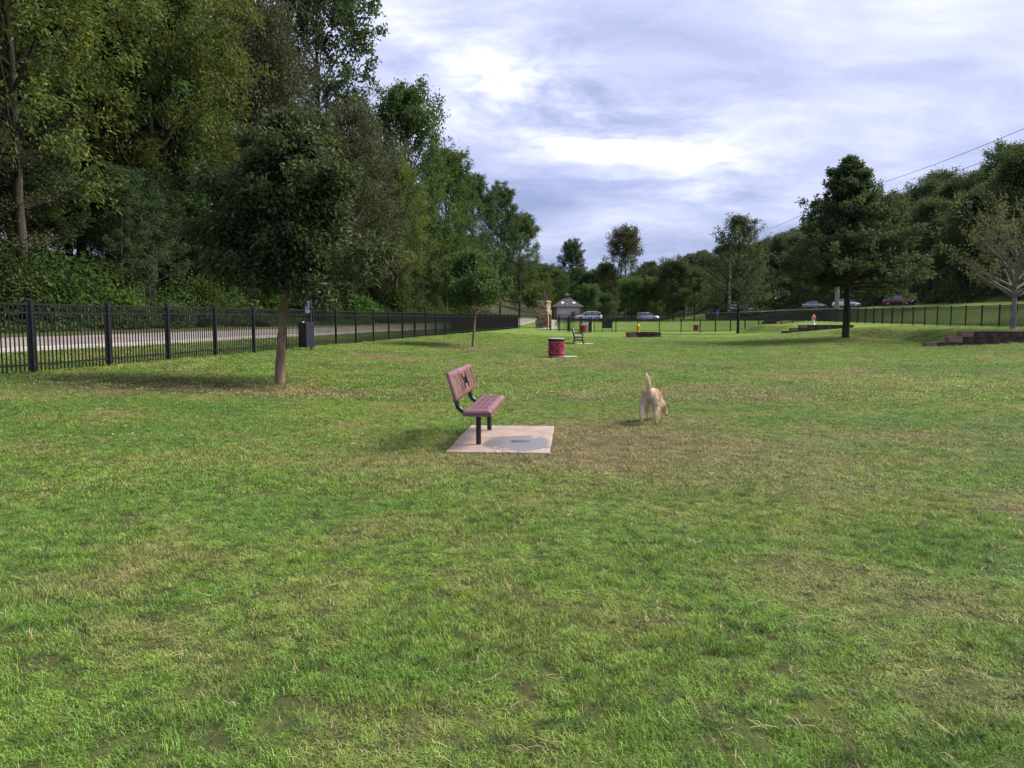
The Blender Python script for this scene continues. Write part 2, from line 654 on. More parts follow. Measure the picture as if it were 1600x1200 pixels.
M['timber_end'] = pmat('terrace_stone_worn', (0.15, 0.095, 0.075), (0.26, 0.185, 0.145), 5, rough=0.92, bump=0.6, bscale=14)
M['white_paint'] = pmat('white_paint', (0.72, 0.72, 0.73), (0.80, 0.80, 0.80), 4, rough=0.5)

# ------------------------------------------------------------------ ground sheet
PADS = []     # (centre, half sizes, yaw) areas where no grass grows


def build_ground():
    def axis(lo, hi, fine_lo, fine_hi, step, grow):
        a = list(np.arange(fine_lo, fine_hi, step))
        s = step
        x = a[-1]
        while x < hi:
            s *= grow
            x += s
            a.append(x)
        s = step
        x = a[0]
        b = []
        while x > lo:
            s *= grow
            x -= s
            b.append(x)
        return np.array(b[::-1] + a)
    xs = axis(-900, 900, -16, 30, 0.45, 1.055)
    ys = axis(-60, 1500, 1, 70, 0.45, 1.045)
    X, Y = np.meshgrid(xs, ys)
    Z = h(X, Y)
    V = np.stack([X.ravel(), Y.ravel(), Z.ravel()], 1)
    nx, ny = len(xs), len(ys)
    i = np.arange(nx * ny).reshape(ny, nx)
    Fc = np.stack([i[:-1, :-1].ravel(), i[:-1, 1:].ravel(), i[1:, 1:].ravel(), i[1:, :-1].ravel()], 1)
    t = fence_t(V[:, 0], V[:, 1])
    wood = np.maximum(ss(9.0, 11.0, t), ss(63.5, 66, V[:, 0]))
    wood = np.maximum(wood, ss(215, 230, V[:, 1]))
    me = mesh_np('lawn', V, Fc, [M['ground']], {'wood': ('POINT', wood)}, smooth=True)
    o = obj('lawn', me)
    tag(o, 'patchy green lawn of the dog park with dry worn spots', kind='structure')


build_ground()


def ribbon(name, pts, half, mat, lift=0.04, drop=0.25, kind='structure', steps=1.5, parent=None):
    """a paved strip draped on the terrain"""
    P = [Vector((p[0], p[1])) for p in pts]
    line = []
    for a, b in zip(P[:-1], P[1:]):
        n = max(1, int((b - a).length / steps))
        for k in range(n):
            line.append(a.lerp(b, k / n))
    line.append(P[-1])
    V = []
    for i, p in enumerate(line):
        d = (line[min(i + 1, len(line) - 1)] - line[max(i - 1, 0)]).normalized()
        nrm = Vector((-d.y, d.x))
        for s in (-1, -0.5, 0, 0.5, 1):
            q = p + nrm * half * s
            V.append((q.x, q.y, hz(q.x, q.y) + lift))
    n = len(line)
    mb = MB()
    fs = []
    for i in range(n - 1):
        for k in range(4):
            a = i * 5 + k
            fs.append((a, a + 5, a + 6, a + 1))
    base = len(V)
    for i in range(n):
        for k in (0, 4):
            x, y, z = V[i * 5 + k]
            V.append((x, y, z - drop))
    for i in range(n - 1):
        fs.append((i * 5, base + i * 2, base + i * 2 + 2, i * 5 + 5))
        fs.append((i * 5 + 4, i * 5 + 9, base + i * 2 + 3, base + i * 2 + 1))
    mb.add(V, fs)
    o = mb.build(name, mat, parent)
    if kind:
        o['kind'] = kind
    return o


def tline(t, y):
    """point t metres left of the left fence line at depth y"""
    return (-12.8 + 0.157 * y - t / 0.988, y)


path = ribbon('path', [tline(4.9, y) for y in range(6, 140, 4)], 1.3, M['path'], 0.05)
kerb = ribbon('kerb', [tline(3.46, y) for y in range(6, 140, 4)], 0.11, M['kerb'], 0.09)
road = ribbon('road', [(58.6, y) for y in range(20, 260, 6)], 2.7, M['asphalt'], 0.05, steps=3)
lot = ribbon('parking_lot', [(2, 152), (20, 150), (42, 153), (57, 156)], 6.0, M['asphalt'], 0.08, steps=2)
entry = ribbon('entrance_path', [(3.6, 85.6), (4.6, 92), (5.2, 104), (6.0, 125), (7.5, 146)], 0.9, M['kerb'], 0.05)

# ------------------------------------------------------------------ trees
def unit(v):
    return v / np.maximum(np.linalg.norm(v, axis=-1, keepdims=True), 1e-9)


def leaf_mesh(name, C, D, N, L, W, rnd, clump, mat, fold=0.25):
    """rhombic folded leaves: C base, D direction, N normal"""
    S = unit(np.cross(D, N))
    N = unit(np.cross(S, D))
    L = L[:, None]
    W = W[:, None]
    b = C
    tip = C + D * L - N * L * 0.12
    l = C + D * L * 0.45 - S * W * 0.5 + N * W * fold
    r = C + D * L * 0.45 + S * W * 0.5 + N * W * fold
    n = len(C)
    V = np.stack([b, r, tip, l], 1).reshape(-1, 3)
    i = np.arange(n) * 4
    Fc = np.concatenate([np.stack([i, i + 1, i + 2], 1), np.stack([i, i + 2, i + 3], 1)])
    return mesh_np(name, V, Fc, [mat], {'rnd': ('FACE', np.tile(rnd, 2)), 'clump': ('FACE', np.tile(clump, 2))})


def spray(rs, P, D, per, llen, lwid, spread, droop, clumpv, aspect_j=0.3, up=0.6):
    """leaves scattered round twig points; returns arrays for leaf_mesh"""
    n = len(P)
    C = np.repeat(P, per, 0) + rs.normal(0, spread, (n * per, 3))
    Dd = np.repeat(D, per, 0) + rs.normal(0, 0.75, (n * per, 3))
    Dd[:, 2] -= droop
    Dd = unit(Dd)
    N = rs.normal(0, 0.55, (n * per, 3))
    N[:, 2] += up
    N = unit(N + 1e-4)
    L = llen * (1 + aspect_j * rs.uniform(-1, 1, n * per))
    W = lwid * (1 + aspect_j * rs.uniform(-1, 1, n * per))
    return C, Dd, N, L, W, rs.uniform(0, 1, n * per), np.repeat(clumpv, per)


def make_tree(name, seed, H, R0, base, prof, n_limb, elev, n_sec, n_ter, per, llen, lwid, mat, bark, trunk_r,
              lean=(0, 0), curve=0.25, droop=0.25, spread=0.14, sec_len=0.42, ter_len=0.5, leader=0.96, wander=0.03,
              bare=0.0, twigs=False, limb_r=0.30, sec_min=0.10, ter_min=0.03, ljit=(0.78, 1.12), extra=None, per_pt=3, dens_pow=0.5, flat=0.35):
    """tapered trunk with limbs, and a crown of single leaves hung on the limbs' twigs.
    prof(t) crown radius factor for t 0 (crown base) .. 1 (top); elev(t) limb angle above level in degrees"""
    rs = np.random.RandomState(seed)
    root = link(bpy.data.objects.new(name, None))
    root.empty_display_size = 0.3
    nt = 12
    tz = np.linspace(0, H * leader, nt)
    off = np.cumsum(rs.normal(0, wander * H / nt, (nt, 2)), 0)
    off -= off[0]
    fr = tz / H
    tp = np.stack([lean[0] * tz + off[:, 0], lean[1] * tz + off[:, 1], tz], 1)
    tr = trunk_r * (1 - fr) ** 0.85 + trunk_r * 0.04
    tr[0] *= 1.45
    tp_in = np.insert(tp, 1, tp[0] + (tp[1] - tp[0]) * 0.15, 0)
    tr_in = np.insert(tr, 1, trunk_r * 1.08)
    tp_in[0, 2] -= 0.25
    trunk = MB().tube(tp_in, list(tr_in), 10)
    limbs = MB()

    def at_h(z):
        return np.array([np.interp(z, tz, tp[:, k]) for k in range(3)])
    TP, TD, CL = [], [], []
    for i in range(n_limb):
        t = (i + 0.5) / n_limb
        t = t ** (1.0 / (1.0 + dens_pow))
        t = min(max(t + rs.uniform(-0.5, 0.5) / n_limb, 0), 1)
        z0 = base * H + (leader * H - base * H) * t * 0.96
        az = i * 2.39996 + rs.uniform(-0.5, 0.5)
        L = R0 * prof(t) * rs.uniform(*ljit)
        el = R(elev(t) + rs.uniform(-9, 9))
        d = np.array([math.cos(az) * math.cos(el), math.sin(az) * math.cos(el), math.sin(el)])
        s = np.linspace(0, 1, 6)
        p0 = at_h(z0)
        pts = p0 + d * (L * s)[:, None]
        pts[:, 2] += curve * L * s * s
        pts += np.cumsum(rs.normal(0, 0.025 * L, (6, 3)), 0) * s[:, None]
        r0 = max(np.interp(z0, tz, tr) * limb_r * 1.6, 0.012)
        r0 = min(r0, 0.028 * L + 0.012)
        limbs.tube(pts, list(r0 * (1 - 0.85 * s) + 0.004), 5, caps=False)
        cl_limb = rs.uniform(0, 1)
        for j in range(n_sec):
            q = 0.22 + 0.78 * (j + rs.uniform(0.2, 0.9)) / n_sec
            q = min(q, 1)
            p1 = np.array([np.interp(q, s, pts[:, k]) for k in range(3)])
            tang = unit(pts[min(int(q * 5) + 1, 5)] - pts[int(min(q * 5, 4.99))])
            side = unit(np.cross(tang, [0, 0, 1.0]) + 1e-6)
            sg = 1 if (j % 2) else -1
            a = R(rs.uniform(25, 65)) if q < 0.95 else R(rs.uniform(-15, 15))
            dd = tang * math.cos(a) + side * sg * math.sin(a)
            dd = dd + np.array([0, 0, rs.uniform(-0.25, 0.55) * (1 - flat)])
            dd = unit(dd)
            L2 = sec_len * L * (1.15 - 0.75 * q) * rs.uniform(0.7, 1.2) + sec_min * R0
            e1 = p1 + dd * L2 + np.array([0, 0, -droop * 0.25 * L2])
            mid = (p1 + e1) / 2 + np.array([0, 0, 0.05 * L2])
            limbs.tube([p1, mid, e1], [r0 * 0.32 * (1.1 - q) + 0.004, r0 * 0.2 * (1.1 - q) + 0.003, 0.002], 3, caps=False)
            cl_sec = 0.4 * cl_limb + 0.6 * rs.uniform(0, 1)
            for m in range(n_ter):
                qq = 0.3 + 0.7 * (m + rs.uniform(0, 1)) / n_ter
                p2 = p1 + (e1 - p1) * min(qq, 1) + np.array([0, 0, 0.05 * L2 * 4 * qq * (1 - qq)])
                d3 = unit(dd + rs.normal(0, 0.6, 3) + np.array([0, 0, 0.15]))
                L3 = ter_len * L2 * rs.uniform(0.5, 1.1) + ter_min * R0
                e2 = p2 + d3 * L3
                e2[2] -= droop * 0.3 * L3
                if twigs:
                    limbs.tube([p2, e2], [0.006, 0.002], 3, caps=False)
                if rs.uniform() < bare:
                    continue
                for k in range(per_pt):
                    w = (k + 1) / per_pt
                    TP.append(p2 + (e2 - p2) * w)
                    TD.append(d3)
                    CL.append(0.55 * cl_sec + 0.45 * rs.uniform(0, 1))
    TP, TD, CL = np.array(TP), np.array(TD), np.array(CL)
    arrs = spray(rs, TP, TD, per, llen, lwid, spread, droop, CL)
    if extra is not None:
        arrs = extra(arrs, rs)
    a = trunk.build('trunk', bark, root, smooth=True)
    b = limbs.build('limbs', bark, root, smooth=True)
    crown = obj('crown', leaf_mesh('crown', *arrs, mat), root)
    root['leaves'] = len(arrs[0])
    remember(root)
    return root


def round_prof(t):
    return max(0.12, math.sin(math.pi * (0.16 + 0.80 * t)) ** 0.8)


def ovate_prof(t):
    return 0.07 + (0.72 + 0.28 * min(1, t * 6)) * (1 - t) ** 0.62


def cone_prof(t):
    return 0.018 + 0.96 * (1 - t) ** 0.92 * (0.82 + 0.18 * min(1, t * 8))


LM = {}
LM['yellowgreen'] = leaf_mat('leaf_yellowgreen', [(0.050, 0.088, 0.024), (0.105, 0.142, 0.036), (0.205, 0.220, 0.054)], (0.38, 0.28, 0.03), 0.18)
LM['dark'] = leaf_mat('leaf_dark', [(0.026, 0.050, 0.029), (0.050, 0.084, 0.044), (0.092, 0.132, 0.068)])
LM['mid'] = leaf_mat('leaf_mid', [(0.038, 0.076, 0.027), (0.072, 0.125, 0.040), (0.130, 0.188, 0.064)], (0.22, 0.21, 0.03), 0.08)
LM['vine'] = leaf_mat('leaf_vine', [(0.060, 0.056, 0.036), (0.110, 0.104, 0.068), (0.190, 0.178, 0.125)], None, 0, 0.2, (0.05, 0.085, 0.02), 0.22)
LM['oak'] = leaf_mat('leaf_oak', [(0.040, 0.064, 0.036), (0.072, 0.104, 0.056), (0.120, 0.158, 0.086)])
LM['young'] = leaf_mat('leaf_young', [(0.036, 0.060, 0.030), (0.076, 0.106, 0.050), (0.150, 0.185, 0.088)], (0.12, 0.20, 0.04), 0.07, 0.28, (0.12, 0.15, 0.06), 0.10)
LM['sparse'] = leaf_mat('leaf_sparse', [(0.080, 0.090, 0.042), (0.140, 0.145, 0.070), (0.215, 0.205, 0.115)], (0.24, 0.17, 0.08), 0.12)
LM['bright'] = leaf_mat('leaf_bright', [(0.045, 0.105, 0.018), (0.080, 0.165, 0.026), (0.125, 0.220, 0.040)], None, 0, 0.35)
LM['shrub'] = leaf_mat('leaf_shrub', [(0.016, 0.034, 0.010), (0.034, 0.064, 0.017), (0.072, 0.122, 0.030)], (0.20, 0.18, 0.02), 0.04)
LM['deep_green'] = leaf_mat('leaf_deep', [(0.030, 0.050, 0.026), (0.054, 0.082, 0.040), (0.092, 0.125, 0.060)])  # own dark green of hillside trees, dark lot trees and roadside brush
LM['rust'] = leaf_mat('leaf_rust', [(0.050, 0.056, 0.024), (0.088, 0.088, 0.038), (0.140, 0.125, 0.055)])

# prototypes (the first use of each is the prototype itself, moved into place)
USED = set()
PLACED = []


def place(proto, name, loc, rz, scale, label, cat='tree', group=None, sink=0.0):
    loc = Vector(loc) - Vector((0, 0, sink))
    if proto not in USED:
        USED.add(proto)
        o = proto
        o.location = loc
        o.rotation_euler = (0, 0, rz)
        o.scale = (scale,) * 3 if not isinstance(scale, tuple) else scale
    else:
        o = copy_tree(proto, loc, rz, scale)
    o.name = name
    for k in ('label', 'category', 'group'):
        if k in o:
            del o[k]
    tag(o, label, cat, group)
    PLACED.append(o)
    return o


def const(v):
    return lambda t: v


def woods_elev(t):
    return 18 + 45 * t


PR = {}
PR['locust'] = make_tree('woodland_tree', 11, 20, 5.6, 0.20, round_prof, 44, woods_elev, 7, 4, 12, 0.24, 0.09, LM['yellowgreen'], M['bark'], 0.24,
                         droop=0.75, spread=0.20, curve=0.12, flat=0.6, wander=0.05)
PR['dark'] = make_tree('woodland_tree', 12, 21, 5.2, 0.16, round_prof, 46, woods_elev, 7, 4, 9, 0.26, 0.14, LM['dark'], M['bark'], 0.26, droop=0.3, spread=0.18)
PR['mid'] = make_tree('woodland_tree', 13, 19, 5.4, 0.12, round_prof, 46, woods_elev, 7, 4, 9, 0.26, 0.13, LM['mid'], M['bark'], 0.24, droop=0.35, spread=0.19)
PR['vine'] = make_tree('woodland_tree', 14, 15, 5.2, 0.06, round_prof, 46, lambda t: 5 + 50 * t, 8, 4, 9, 0.19, 0.075, LM['vine'], M['bark'], 0.20,
                       droop=0.7, spread=0.26, twigs=True, bare=0.22)
PR['tall'] = make_tree('woodland_tree', 15, 24, 5.0, 0.22, lambda t: 0.35 + 0.75 * math.sin(math.pi * (0.1 + 0.8 * t)), 44, woods_elev, 7, 4, 8, 0.31, 0.16,
                       LM['dark'], M['bark'], 0.30, droop=0.3, spread=0.2)
PR['hill'] = make_tree('hillside_tree', 16, 17, 5.6, 0.08, round_prof, 36, woods_elev, 6, 4, 8, 0.34, 0.19, LM['deep_green'], M['bark_dark'], 0.22, droop=0.3, spread=0.34)
PR['hill2'] = make_tree('hillside_tree', 17, 16, 5.0, 0.08, round_prof, 36, woods_elev, 6, 4, 8, 0.34, 0.18, LM['oak'], M['bark_dark'], 0.22, droop=0.3, spread=0.36)
PR['lot'] = make_tree('park_tree', 18, 8, 3.0, 0.20, lambda t: 0.25 + 0.85 * math.sin(math.pi * (0.15 + 0.72 * t)), 36, lambda t: 30 + 35 * t, 6, 3, 9, 0.20, 0.11, LM['mid'], M['bark_dark'], 0.10, spread=0.2)
PR['lot_dark'] = make_tree('park_tree', 19, 8, 3.1, 0.22, lambda t: 0.25 + 0.85 * math.sin(math.pi * (0.15 + 0.72 * t)), 36, lambda t: 30 + 35 * t, 6, 3, 9, 0.20, 0.11, LM['deep_green'], M['bark_dark'], 0.11, spread=0.2)
PR['rust'] = make_tree('tall_tree', 20, 20, 5.6, 0.25, lambda t: 0.35 + 0.65 * math.sin(math.pi * (0.1 + 0.8 * t)), 26, woods_elev, 5, 4, 11, 0.34, 0.19, LM['rust'], M['bark_dark'], 0.28, spread=0.38)


def far_loc(px, Y):
    return AT(px, Y)


def top_scale(proto_h, loc, py):
    """uniform scale that lifts a tree's top to a row of the photograph"""
    return max((ZAT(py, loc.y) - loc.z) / proto_h, 0.2)


PH = {'locust': 20, 'dark': 21, 'mid': 19, 'vine': 15, 'tall': 24, 'hill': 17, 'hill2': 16, 'lot': 8, 'lot_dark': 8, 'rust': 20}

# --- left woods: front row, each its own tree.  t = metres left of the fence line
WOODS = [
    # kind, centre column in the photo, t, rz, top row in the photo, width factor, label
    ('locust', 38, 11.5, 0.9, -230, 0.95, 'yellow-green drooping tree at the left edge of the photo, behind the path'),
    ('locust', 235, 13.0, 2.4, -150, 1.0, 'yellow-green feathery tree second from the left edge, high over the black fence'),
    ('dark', 130, 19.0, 1.0, -160, 1.0, 'dark tree behind the two yellow-green trees at the left'),
    ('vine', 415, 11.0, 0.8, 40, 1.0, 'grey-brown twiggy tree hung with dry vines, behind the leaning young tree'),
    ('vine', 548, 9.6, 2.9, 185, 0.95, 'grey-brown tangle of dry branches right of the leaning young tree'),
    ('dark', 360, 18.0, 4.0, -120, 1.0, 'tall dark tree at the back of the woods above the dry vine tree'),
    ('tall', 505, 13.0, 0.5, -70, 1.05, 'tallest dark green tree whose crown edge meets the sky at the top'),
    ('locust', 618, 8.9, 1.2, 262, 0.62, 'small yellow-green tree low at the woods edge, right of the dry tangle'),
    ('mid', 640, 10.2, 3.3, 158, 1.0, 'light green tree with an open rounded top against the sky'),
    ('mid', 697, 9.2, 5.0, 250, 0.9, 'green tree stepping down to the right of the open rounded treetop'),
    ('dark', 738, 11.0, 0.2, 283, 0.9, 'dark green tree halfway down the falling woods skyline'),
    ('tall', 782, 11.0, 2.1, 308, 0.8, 'dark tufted tree near the low end of the woods skyline'),
    ('mid', 812, 8.6, 4.4, 343, 1.0, 'rounded green tree at the right end of the left woods'),
    ('locust', 846, 7.0, 3.0, 428, 0.5, 'small yellowish tree right behind the stone pillar'),
]
for kind, px, t, rz, top, wd, lab in WOODS:
    u = (px - CX) / F * math.cos(PITCH)
    y = (12.8 + t / 0.988) / (0.157 - u)
    x, y = tline(t, y)
    loc = Vector((x, y, hz(x, y)))
    s = top_scale(PH[kind], loc, top)
    place(PR[kind], 'woodland_tree', loc, rz, (wd, wd, s), lab, sink=0.1)
rs = np.random.RandomState(5)
for i in range(30):      # second row
    y = 15 + i * 4.0 + rs.uniform(-1.2, 1.2)
    t = rs.uniform(13.0, 18)
    x, y = tline(t, y)
    kind = ['dark', 'mid', 'mid', 'dark', 'tall'][rs.randint(5)] if y < 40 else ['dark', 'mid', 'mid', 'dark'][rs.randint(4)]
    hi = rs.uniform(15, 20) if y < 58 else (rs.uniform(12.5, 16.5) if y < 90 else rs.uniform(10.0, 13.0))
    s_ = hi / PH[kind]
    place(PR[kind], 'woodland_tree', (x, y, hz(x, y)), rs.uniform(0, 6.28), (max(s_, 0.8), max(s_, 0.8), s_), 'leafy tree in the second row of the left woods', group='second row of the left woods', sink=0.1)
for i in range(26):      # back row
    y = 14 + i * 5.2 + rs.uniform(-1.5, 1.5)
    t = rs.uniform(21, 29)
    x, y = tline(t, y)
    kind = ['dark', 'dark', 'mid', 'tall'][rs.randint(4)]
    hi = rs.uniform(16, 20) if y < 60 else rs.uniform(10, 13)
    s_ = hi / PH[kind]
    place(PR[kind], 'woodland_tree', (x, y, hz(x, y)), rs.uniform(0, 6.28), (max(s_, 0.8), max(s_, 0.8), s_), 'dark tree standing deep in the left woods behind the front row', group='trees deep in the left woods', sink=0.1)
for i in range(22):      # low trees closing the edge of the wood
    y = 19 + i * 4.4 + rs.uniform(-1.4, 1.4)
    t = rs.uniform(9.8, 13.5)
    x, y = tline(t, y)
    kind = ['dark', 'mid', 'dark', 'vine', 'locust'][rs.randint(5)]
    hi = rs.uniform(6.5, 10.5)
    s_ = hi / PH[kind]
    place(PR[kind], 'woodland_tree', (x, y, hz(x, y)), rs.uniform(0, 6.28), (s_ * 1.25, s_ * 1.25, s_), 'low leafy tree closing the edge of the left woods', group='low trees at the edge of the left woods', sink=0.3)

# --- right hillside
rs = np.random.RandomState(9)
for i in range(46):
    row = i % 3
    y = 62 + (i // 3) * 12.5 + rs.uniform(-3.0, 3.0)
    x = 67 + row * 9.5 + rs.uniform(-2, 2)
    kind = ['hill', 'hill2', 'hill'][rs.randint(3)]
    hi = rs.uniform(13.5, 17.5) * (1.0 + 0.10 * (row == 2))
    place(PR[kind], 'hillside_tree', (x, y, hz(x, y)), rs.uniform(0, 6.28), hi / PH[kind], 'dark leafy tree of the wooded hillside above the road on the right', group='trees of the right hillside', sink=0.2)
# one taller top on the right skyline
p = Vector((78, 102, hz(78, 102)))
place(PR['hill2'], 'hillside_tree', p, 1.0, (1.0, 1.0, top_scale(16, p, 236)), 'tallest pointed tree on the hillside skyline at the right edge of the photo', sink=0.2)
p = Vector((70, 112, hz(70, 112)))
place(PR['hill'], 'hillside_tree', p, 2.0, (1.0, 1.0, top_scale(17, p, 296)), 'dark hillside tree right behind the parked dark red car', sink=0.2)

# --- trees across the back, beyond the parking lot
BACK = [
    ('tall', 893, 205, 386, 0.8, 'dark pointed tree on the skyline above the small restroom building'),
    ('rust', 976, 190, 374, 0.7, 'tall brownish tree rising over the tree line in the middle distance'),
    ('mid', 945, 195, 415, 0.7, 'green tree left of the tall brownish tree'),
    ('dark', 918, 188, 430, 0.7, 'dark green tree between the restroom and the tall brownish tree'),
    ('mid', 868, 186, 425, 0.7, 'leafy tree just left of the restroom roof'),
    ('dark', 1015, 205, 412, 0.8, 'dark broad tree right of the tall brownish tree'),
    ('lot', 921, 160, 455, 1.2, 'small round tree beside the restroom, above the white pickup'),
    ('lot', 986, 166, 447, 1.3, 'pale green young tree left of the silver car'),
    ('lot', 1022, 166, 446, 1.3, 'pale green young tree behind the roof of the silver car'),
    ('lot_dark', 1052, 160, 426, 1.25, 'dark round tree right of the silver car, larger of the pair'),
    ('lot_dark', 1085, 163, 437, 1.2, 'dark round tree right of the silver car, smaller of the pair'),
    ('lot_dark', 947, 178, 468, 1.2, 'low dark tree between the white pickup and the silver car'),
    ('lot', 1068, 178, 440, 1.5, 'green tree behind the pair of dark round trees'),
    ('dark', 1110, 195, 425, 0.8, 'dark tree behind the smaller oak at the far end of the road'),
    ('mid', 1185, 200, 400, 0.9, 'green tree between the two oaks, behind the far road'),
    ('dark', 1222, 190, 385, 0.9, 'dark tree left of the large oak, behind the road'),
]
for kind, px, Y, top, wid, lab in BACK:
    loc = AT(px, Y)
    s = top_scale(PH[kind], loc, top)
    place(PR[kind], 'tall_tree' if kind == 'rust' else ('park_tree' if 'lot' in kind else 'distant_tree'), loc, px * 0.37, (s * wid if wid > 1 else max(s, wid), s * wid if wid > 1 else max(s, wid), s), lab, sink=0.1)


# ------------------------------------------------------------------ far wood (reads as one mass)
def gn_scatter(name, P, rot, scl, idx, protos):
    """one object that instances prototype meshes on points"""
    me = bpy.data.meshes.new(name)
    me.vertices.add(len(P))
    me.vertices.foreach_set('co', np.asarray(P, np.float32).ravel())
    a = me.attributes.new('rot', 'FLOAT_VECTOR', 'POINT')
    a.data.foreach_set('vector', np.asarray(rot, np.float32).ravel())
    a = me.attributes.new('scl', 'FLOAT_VECTOR', 'POINT')
    a.data.foreach_set('vector', np.asarray(scl, np.float32).ravel())
    a = me.attributes.new('idx', 'INT', 'POINT')
    a.data.foreach_set('value', np.asarray(idx, np.int32))
    c = bpy.data.collections.new(name + '_kinds')
    for k, pm in enumerate(protos):
        c.objects.link(bpy.data.objects.new('%s_%02d' % (name, k), pm))
    o = obj(name, me)
    g = bpy.data.node_groups.new(name, 'GeometryNodeTree')
    g.interface.new_socket('Geometry', in_out='INPUT', socket_type='NodeSocketGeometry')
    g.interface.new_socket('Geometry', in_out='OUTPUT', socket_type='NodeSocketGeometry')
    t = NT(g)
    gi = t.n('NodeGroupInput')
    go = t.n('NodeGroupOutput')
    ci = t.n('GeometryNodeCollectionInfo')
    ci.inputs['Collection'].default_value = c
    ci.inputs['Separate Children'].default_value = True
    ci.inputs['Reset Children'].default_value = True
    ip = t.n('GeometryNodeInstanceOnPoints')
    t.link(gi.outputs[0], ip.inputs['Points'])
    t.link(ci.outputs[0], ip.inputs['Instance'])
    ip.inputs['Pick Instance'].default_value = True
    for nm, typ, sock in (('idx', 'INT', 'Instance Index'), ('rot', 'FLOAT_VECTOR', 'Rotation'), ('scl', 'FLOAT_VECTOR', 'Scale')):
        na = t.n('GeometryNodeInputNamedAttribute', data_type=typ)
        na.inputs['Name'].default_value = nm
        src = na.outputs[0]
        if sock == 'Rotation':
            er = t.n('FunctionNodeEulerToRotation')
            t.link(src, er.inputs[0])
            src = er.outputs[0]
        t.link(src, ip.inputs[sock])
    t.link(ip.outputs[0], go.inputs[0])
    md = o.modifiers.new('scatter', 'NODES')
    md.node_group = g
    return o


def crown_of(k):
    return [c for c in PR[k].children if c.name.startswith('crown')][0].data


def far_wood():
    rs = np.random.RandomState(21)
    P, Rt, S, I = [], [], [], []
    for i in range(520):
        y = rs.uniform(215, 480)
        x = rs.uniform(-0.25, 0.75) * y
        if x < -12.8 + 0.157 * y - 40:
            continue
        P.append((x, y, hz(x, y) - 0.5))
        s = rs.uniform(0.6, 0.95)
        Rt.append((0, 0, rs.uniform(0, 6.28)))
        S.append((s * 1.3, s * 1.3, s))
        I.append(rs.randint(3))
    for i in range(60):      # right hill behind the rows of single trees
        y = rs.uniform(70, 260)
        x = rs.uniform(93, 112)
        P.append((x, y, hz(x, y) - 0.3))
        s = rs.uniform(0.8, 1.0)
        Rt.append((0, 0, rs.uniform(0, 6.28)))
        S.append((s, s, s))
        I.append(rs.randint(2))
    for i in range(190):      # deep in the left woods
        y = rs.uniform(12, 170)
        x, y = tline(rs.uniform(28, 58), y)
        P.append((x, y, hz(x, y) - 0.3))
        s = rs.uniform(0.8, 1.05) * (1 if y < 60 else 0.62)
        Rt.append((0, 0, rs.uniform(0, 6.28)))
        S.append((s, s, s))
        I.append(rs.randint(2))
    o = gn_scatter('forest', P, Rt, S, I, [crown_of('hill'), crown_of('hill2'), crown_of('lot')])
    tag(o, 'far wooded ridge closing the view behind the park', 'forest', kind='stuff')


far_wood()

# ------------------------------------------------------------------ single park trees
pin_big = make_tree('oak_tree', 31, 11.0, 4.75, 0.28, cone_prof, 104, lambda t: 2 + 46 * t, 7, 3, 8, 0.19, 0.095, LM['oak'], M['bark_dark'], 0.21,
                    curve=0.02, droop=0.12, spread=0.10, dens_pow=-0.22, flat=0.6, sec_len=0.36, leader=1.0, sec_min=0.012, ter_min=0.012, ljit=(0.58, 1.2), bare=0.08)
g0 = G(1321, 528)
place(pin_big, 'oak_tree', g0, 0.4, (1, 1, (ZAT(250, g0.y) - g0.z) / 11.0), 'large cone-shaped oak with a dark trunk in front of the terrace wall')
print('big oak', g0, pin_big.scale[2] * 11)

pin_small = make_tree('oak_tree', 32, 10.5, 4.7, 0.18, lambda t: 0.05 + 0.95 * (1 - t) ** 0.72, 76, lambda t: 8 + 54 * t, 7, 3, 4, 0.19, 0.075, LM['oak'], M['bark_dark'], 0.15,
                      curve=0.14, droop=0.15, spread=0.10, dens_pow=-0.1, flat=0.5, ljit=(0.6, 1.2), sec_len=0.36, leader=0.99, twigs=True, sec_min=0.02, ter_min=0.02, bare=0.10)
g0 = G(1153, 521)
place(pin_small, 'oak_tree', g0, 1.1, (1, 1, (ZAT(342, g0.y) - g0.z) / 10.5), 'smaller thin-topped oak in front of the cross fence, left of the large oak')
print('small oak', g0, pin_small.scale[2] * 10.5)

# leaning young tree near the left fence
g0 = G(437, 602)
YH = (ZAT(150, g0.y) - g0.z) * 0.86
young = make_tree('young_tree', 33, YH, 1.62, 0.37, ovate_prof, 56, lambda t: 3 + 60 * t, 10, 6, 9, 0.125, 0.052, LM['young'], M['bark_tan'], 0.105,
                  lean=(0.085, 0.0), curve=0.06, droop=0.35, spread=0.095, dens_pow=0.15, flat=0.4, wander=0.02, leader=0.97, sec_len=0.42, ljit=(0.45, 1.42), bare=0.10)
place(young, 'young_tree', g0, 0.0, 1.0, 'leaning young tree with a tan trunk and dense dark crown near the left fence')
print('young', g0, YH)

g0 = G(739, 542)
T2 = (ZAT(402, g0.y) - g0.z) * 0.88
young2 = make_tree('young_tree', 34, T2, 1.9, 0.36, ovate_prof, 30, lambda t: 12 + 52 * t, 7, 4, 10, 0.15, 0.075, LM['mid'], M['bark_tan'], 0.075,
                   lean=(0.10, 0.0), droop=0.3, spread=0.12, wander=0.03, ljit=(0.5, 1.35))
place(young2, 'young_tree', g0, 0.8, 1.0, 'small leaning tree with a thin tan trunk beside the far part of the left fence')

